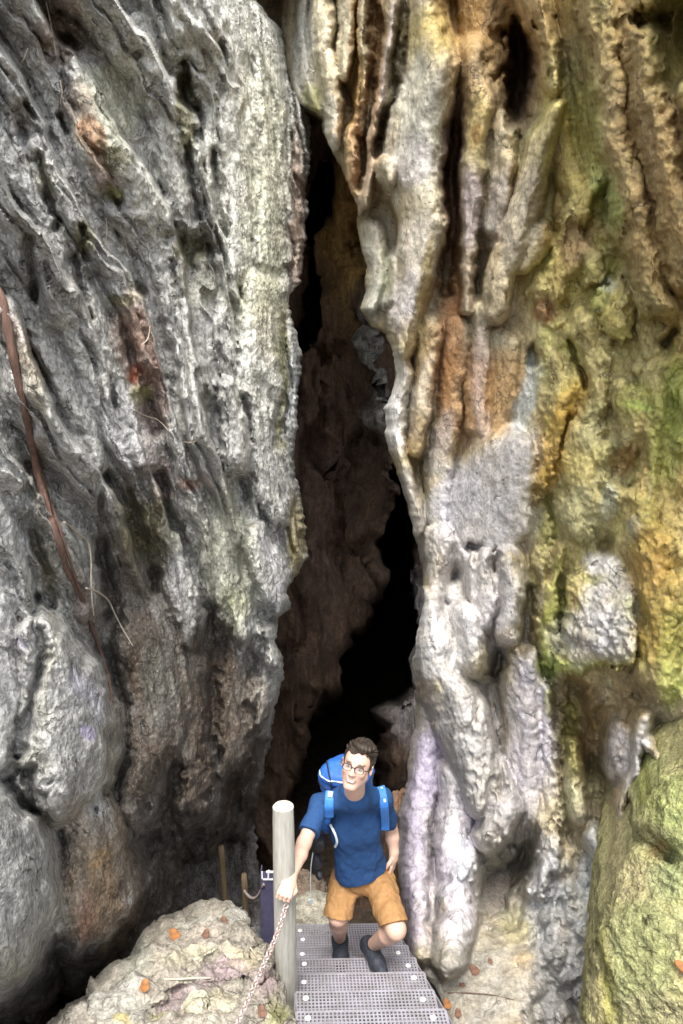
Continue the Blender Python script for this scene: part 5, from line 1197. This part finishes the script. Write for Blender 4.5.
low = np.where(ql[..., 2] > .035, line, np.where(ql[..., 2] > -.004, np.minimum(line - (.035 - ql[..., 2]) * 2.2, .2), -.065))
side = (np.abs(ql[..., 0]) > .062) & (ql[..., 2] > -.03) & (ql[..., 2] < .022)
low = np.where(side, np.minimum(low, -.002), low)
f.D = np.maximum(f.D, ((low - ql[..., 1]) * HS).astype(np.float32))
V, Q = skinit(f); tuft = MB(); hr = np.random.RandomState(5)
for i in range(520):
    a = hr.uniform(-1, 1) * .074; b_ = hr.uniform(-.10, .085)
    e2 = 1 - (a / .083) ** 2 - ((b_ + .026) / .101) ** 2
    if e2 < .12: continue
    yy = .040 + .099 * math.sqrt(e2) * 1.0; base = np.array([a, yy - .004, b_])
    front = sstep(-.02, .06, b_); ln = (.016 + .026 * front) * hr.uniform(.7, 1.25)
    dr = nrm(np.array([.45 + a * 6 + hr.normal() * .25, .75 + .3 * front + hr.normal() * .15, -.15 + .35 * front + hr.normal() * .35]))
    p1 = base + dr * ln * .55; p2 = p1 + nrm(dr + np.array([.45, -.25, -.25])) * ln * .5
    tuft.tube([hp(*base), hp(*p1), hp(*p2)], [.0046, .0038, .0009], 5, caps=False)
tq = np.array([q_ for q_ in tuft.f if len(q_) == 4]) + len(V)
mesh_obj('hair', np.concatenate([V, np.array(tuft.v)]) - MANROOT, None, M_HAIR, man, quads=np.concatenate([Q, tq]))
# ---- glasses
m = MB()
for sx in (-1, 1):
    ring = []
    for a in np.linspace(0, 2 * math.pi, 29):
        ca, sa = math.cos(a), math.sin(a); e = 2 / 3.2
        ring.append(hp(sx * .033 + .0235 * math.copysign(abs(ca) ** e, ca), .0 + .0165 * math.copysign(abs(sa) ** e, sa), .105 - .18 * (sx * .033 + .0235 * ca - 0) ** 2 * 10))
    m.tube(ring, [.0026 if math.sin(a) > -.2 else .0016 for a in np.linspace(0, 2 * math.pi, 29)], 6, caps=False)
    m.tube([hp(sx * .0565, .006, .098), hp(sx * .073, .008, .085), hp(sx * .084, .012, .0), hp(sx * .082, .004, -.02)], .0024, 6)
m.tube([hp(-.0105, .006, .107), hp(0, .009, .110), hp(.0105, .006, .107)], .0022, 6)
m.v = [tuple(np.array(v) - MANROOT) for v in m.v]; GL = m.build('glasses', M_FRAME, man, True)
ml, ntl, bl = nmat('clear_lens'); ntl.nodes.remove(bl)
tr = node(ntl, 'ShaderNodeBsdfTransparent'); gl = node(ntl, 'ShaderNodeBsdfGlossy'); gl.inputs['Roughness'].default_value = .08; mx = node(ntl, 'ShaderNodeMixShader'); mx.inputs[0].default_value = .06
ntl.links.new(tr.outputs[0], mx.inputs[1]); ntl.links.new(gl.outputs[0], mx.inputs[2]); ntl.links.new(mx.outputs[0], ntl.nodes['Material Output'].inputs[0])
for sx in (-1, 1):
    m = MB(); V_ = [hp(sx * .033, 0, .1045)]
    for a in np.linspace(0, 2 * math.pi, 25)[:-1]:
        ca, sa = math.cos(a), math.sin(a); e = 2 / 3.2
        V_.append(hp(sx * .033 + .0225 * math.copysign(abs(ca) ** e, ca), .0155 * math.copysign(abs(sa) ** e, sa), .1035))
    m.add(V_, [(0, 1 + i, 1 + (i + 1) % 24) for i in range(24)]); m.v = [tuple(np.array(v) - MANROOT) for v in m.v]; m.build('lens', ml, GL, True)
# ---- rucksack: worn, and yet a thing of its own
PKL = CHEST + back * .26
pk = empty('backpack', tuple(PKL)); tag(pk, 'bright blue hiking backpack on the back of the climbing man', 'backpack')
def packpart(cl, name, mat, parent=None):
    V, Q = skinit(cl); return mesh_obj(name, V - PKL, None, mat, parent or pk, quads=Q)
f = clay(PKL - .42, PKL + .42, .0065)
rbox(f, PKL - spine * .02 + back * .01, TM, (.155, .105, .25), .075, .03); egg(f, PKL + spine * .20, TM, (.175, .115, .09), .03)
for sx in (-1, 1): egg(f, PKL + acr * .16 * sx - spine * .12, TM, (.055, .08, .13), .02)
wrinkle(f, .02, 8, 940); BODY = packpart(f, 'pack_body', M_PACK); PACKF = [f]
f = clay(PKL - .42, PKL + .42, .0065); egg(f, PKL + spine * .245 - back * .02 - acr * .01, TM, (.142, .115, .07), .02); wrinkle(f, .02, 9, 944); packpart(f, 'pack_lid', M_PACK); PACKF.append(f)
def hit(px, py, cl, lift=.006):
    d = ray(px, py); d = d / np.linalg.norm(d)
    for tt in np.arange(3.6, 5.2, .004):
        p = d * tt; i = np.round((p - cl.lo) / cl.h).astype(int)
        if (i >= 0).all() and (i < cl.n).all() and cl.D[tuple(i)] < 0: return p - d * lift
    return None
def strap(pix, wdt, thk, mat, name, lift=.014):
    fine = catmull([np.array([x, y, 0.0]) for x, y in pix], 6)
    P = [hit(q[0], q[1], s, lift) for q in fine]; P = [p for p in P if p is not None]
    if len(P) < 4: return
    Dd = np.array([np.linalg.norm(p) for p in P]); Dd = np.convolve(np.pad(Dd, 2, 'edge'), np.ones(5) / 5, 'valid')
    pts = [p / np.linalg.norm(p) * dd for p, dd in zip(P, Dd)]; m = MB(); n = len(pts); prev = None; V_ = []; Fc = []
    for i, p in enumerate(pts):
        tg = nrm(pts[min(i + 1, n - 1)] - pts[max(i - 1, 0)]); out = nrm(-p); sdv = nrm(np.cross(tg, out)); out = np.cross(sdv, tg)
        for a, b in ((-1, -.3), (-1, .6), (-.8, 1), (.8, 1), (1, .6), (1, -.3)): V_.append(p + sdv * a * wdt / 2 + out * b * thk)
    for i in range(n - 1):
        for k in range(6): Fc.append((i * 6 + k, i * 6 + (k + 1) % 6, i * 6 + 6 + (k + 1) % 6, i * 6 + 6 + k))
    Fc += [tuple(range(5, -1, -1)), tuple(range((n - 1) * 6, n * 6))]
    m.add(V_, Fc); m.v = [tuple(np.array(v) - PKL) for v in m.v]; return m.build(name, mat, pk, False)
s1_ = strap([(335, 772), (332, 782), (330, 794), (329, 806), (329, 818), (327, 832), (324, 846)], .052, .011, M_STRAP, 'shoulder_strap')
s2_ = strap([(376, 772), (379, 782), (382, 793), (384, 806), (385, 820), (385, 836)], .050, .011, M_STRAP, 'shoulder_strap')
strap([(333, 774), (331, 785), (330, 797)], .026, .005, M_WEB, 'webbing', .028); strap([(328, 818), (331, 826), (335, 834), (337, 842), (335, 847)], .014, .004, M_WEB, 'webbing', .026)
strap([(380, 784), (383, 792), (385, 802)], .014, .004, M_WEB, 'webbing', .028); strap([(325, 838), (322, 846), (324, 854)], .016, .004, M_WEB, 'webbing', .026)
# dark pouch and dangling webbing at the hip belt
c0 = at(318, 852, 4.06); f = clay(c0 - .22, c0 + .22, .005)
egg(f, at(319, 842, 4.08), TM, (.045, .05, .06), .02); egg(f, at(317, 862, 4.07), TM, (.036, .045, .055), .02); egg(f, at(319, 874, 4.08), TM, (.028, .035, .03), .02); wrinkle(f, .015, 22, 950); packpart(f, 'hip_pouch', M_BLACK)
m = MB(); m.tube([p - PKL for p in catmull([at(313, 852, 4.0), at(311, 866, 4.0), at(310.5, 884, 4.02), at(311.5, 904, 4.04)], 6)], .008, 6, flat=.35); m.build('webbing', M_WEB, pk)
m = MB(); m.tube([p - PKL for p in catmull([at(322, 836, 4.02), at(316, 844, 4.0), at(313, 852, 4.0)], 6)], .009, 6, flat=.4); m.build('webbing', M_BLACK, pk)
b0 = at(310.5, 898, 4.04); m = MB(); m.box(at(311, 901, 4.04) - PKL, acr * .012, back * .005, spine * .016); m.build('buckle', M_WEB, pk)

# bands, zip and trim of the rucksack
def band(a0, a1, off, wd, mat, name, axis):
    """a webbing band wrapped over the pack between two angles, pressed onto its surface"""
    pts = []
    for t_ in np.linspace(a0, a1, 26):
        d = (-back * math.cos(t_) + spine * math.sin(t_)) if axis == 'over' else (-back * math.cos(t_) + acr * math.sin(t_))
        c_ = PKL + (acr * off if axis == 'over' else spine * off)
        hit_ = None
        for rr in np.arange(.40, .04, -.004):
            p = c_ + d * rr; ii = [np.round((p - q_.lo) / q_.h).astype(int) for q_ in PACKF]
            if any((i_ >= 0).all() and (i_ < q_.n).all() and q_.D[tuple(i_)] < 0 for i_, q_ in zip(ii, PACKF)): hit_ = p + d * .004; break
        if hit_ is not None: pts.append(hit_ - PKL)
    if len(pts) > 4:
        m = MB(); m.tube(pts, wd, 8, flat=.3, up=(pts[0])); m.build(name, mat, pk, True)
band(.35, 1.75, -.10, .011, M_BLACK, 'lid_band', 'over'); band(.35, 1.75, .09, .011, M_BLACK, 'lid_band', 'over')
band(-1.5, 1.5, .195, .0045, M_BLACK, 'zip', 'round'); band(-1.6, 1.6, .27, .005, M_WEB, 'piping', 'round')
# ================================================================ CAMERA AND LIGHT
cam = bpy.data.cameras.new('camera'); co = bpy.data.objects.new('camera', cam); COL.objects.link(co)
cam.sensor_fit = 'VERTICAL'; cam.sensor_height = 36.0; cam.lens = F / 1024 * 36.0
cam.clip_start = .05; cam.clip_end = 500
co.location = (0, 0, 0); co.rotation_euler = (math.pi / 2 - PITCH, 0, 0)
scn.camera = co
SUN_EL, SUN_AZ = R(63), R(187)          # azimuth measured clockwise from +Y: behind the camera, a little to the left
w = bpy.data.worlds.new('World'); scn.world = w; w.use_nodes = True
nt = w.node_tree; bg = nt.nodes['Background']
sky = nt.nodes.new('ShaderNodeTexSky'); sky.sky_type = 'NISHITA'; sky.sun_disc = False
sky.sun_elevation = SUN_EL; sky.sun_rotation = SUN_AZ; sky.air_density = 1.0; sky.dust_density = 3.0; sky.ozone_density = 1.0
hs_ = nt.nodes.new('ShaderNodeHueSaturation'); hs_.inputs['Saturation'].default_value = .35      # thin cloud: a greyer sky
nt.links.new(sky.outputs[0], hs_.inputs['Color']); nt.links.new(hs_.outputs[0], bg.inputs[0]); bg.inputs[1].default_value = .135
sl = bpy.data.lights.new('sun', 'SUN'); sl.energy = 1.5; sl.angle = R(24); sl.color = (1, .94, .84)
so = bpy.data.objects.new('sun', sl); COL.objects.link(so)
d = np.array([math.sin(SUN_AZ) * math.cos(SUN_EL), math.cos(SUN_AZ) * math.cos(SUN_EL), math.sin(SUN_EL)])
from mathutils import Vector
so.rotation_euler = Vector(d).to_track_quat('Z', 'Y').to_euler(); so.location = tuple(d * 12)
scn.view_settings.view_transform = 'Standard'; scn.view_settings.look = 'None'
scn.view_settings.exposure = 1.57; scn.view_settings.gamma = 1.0
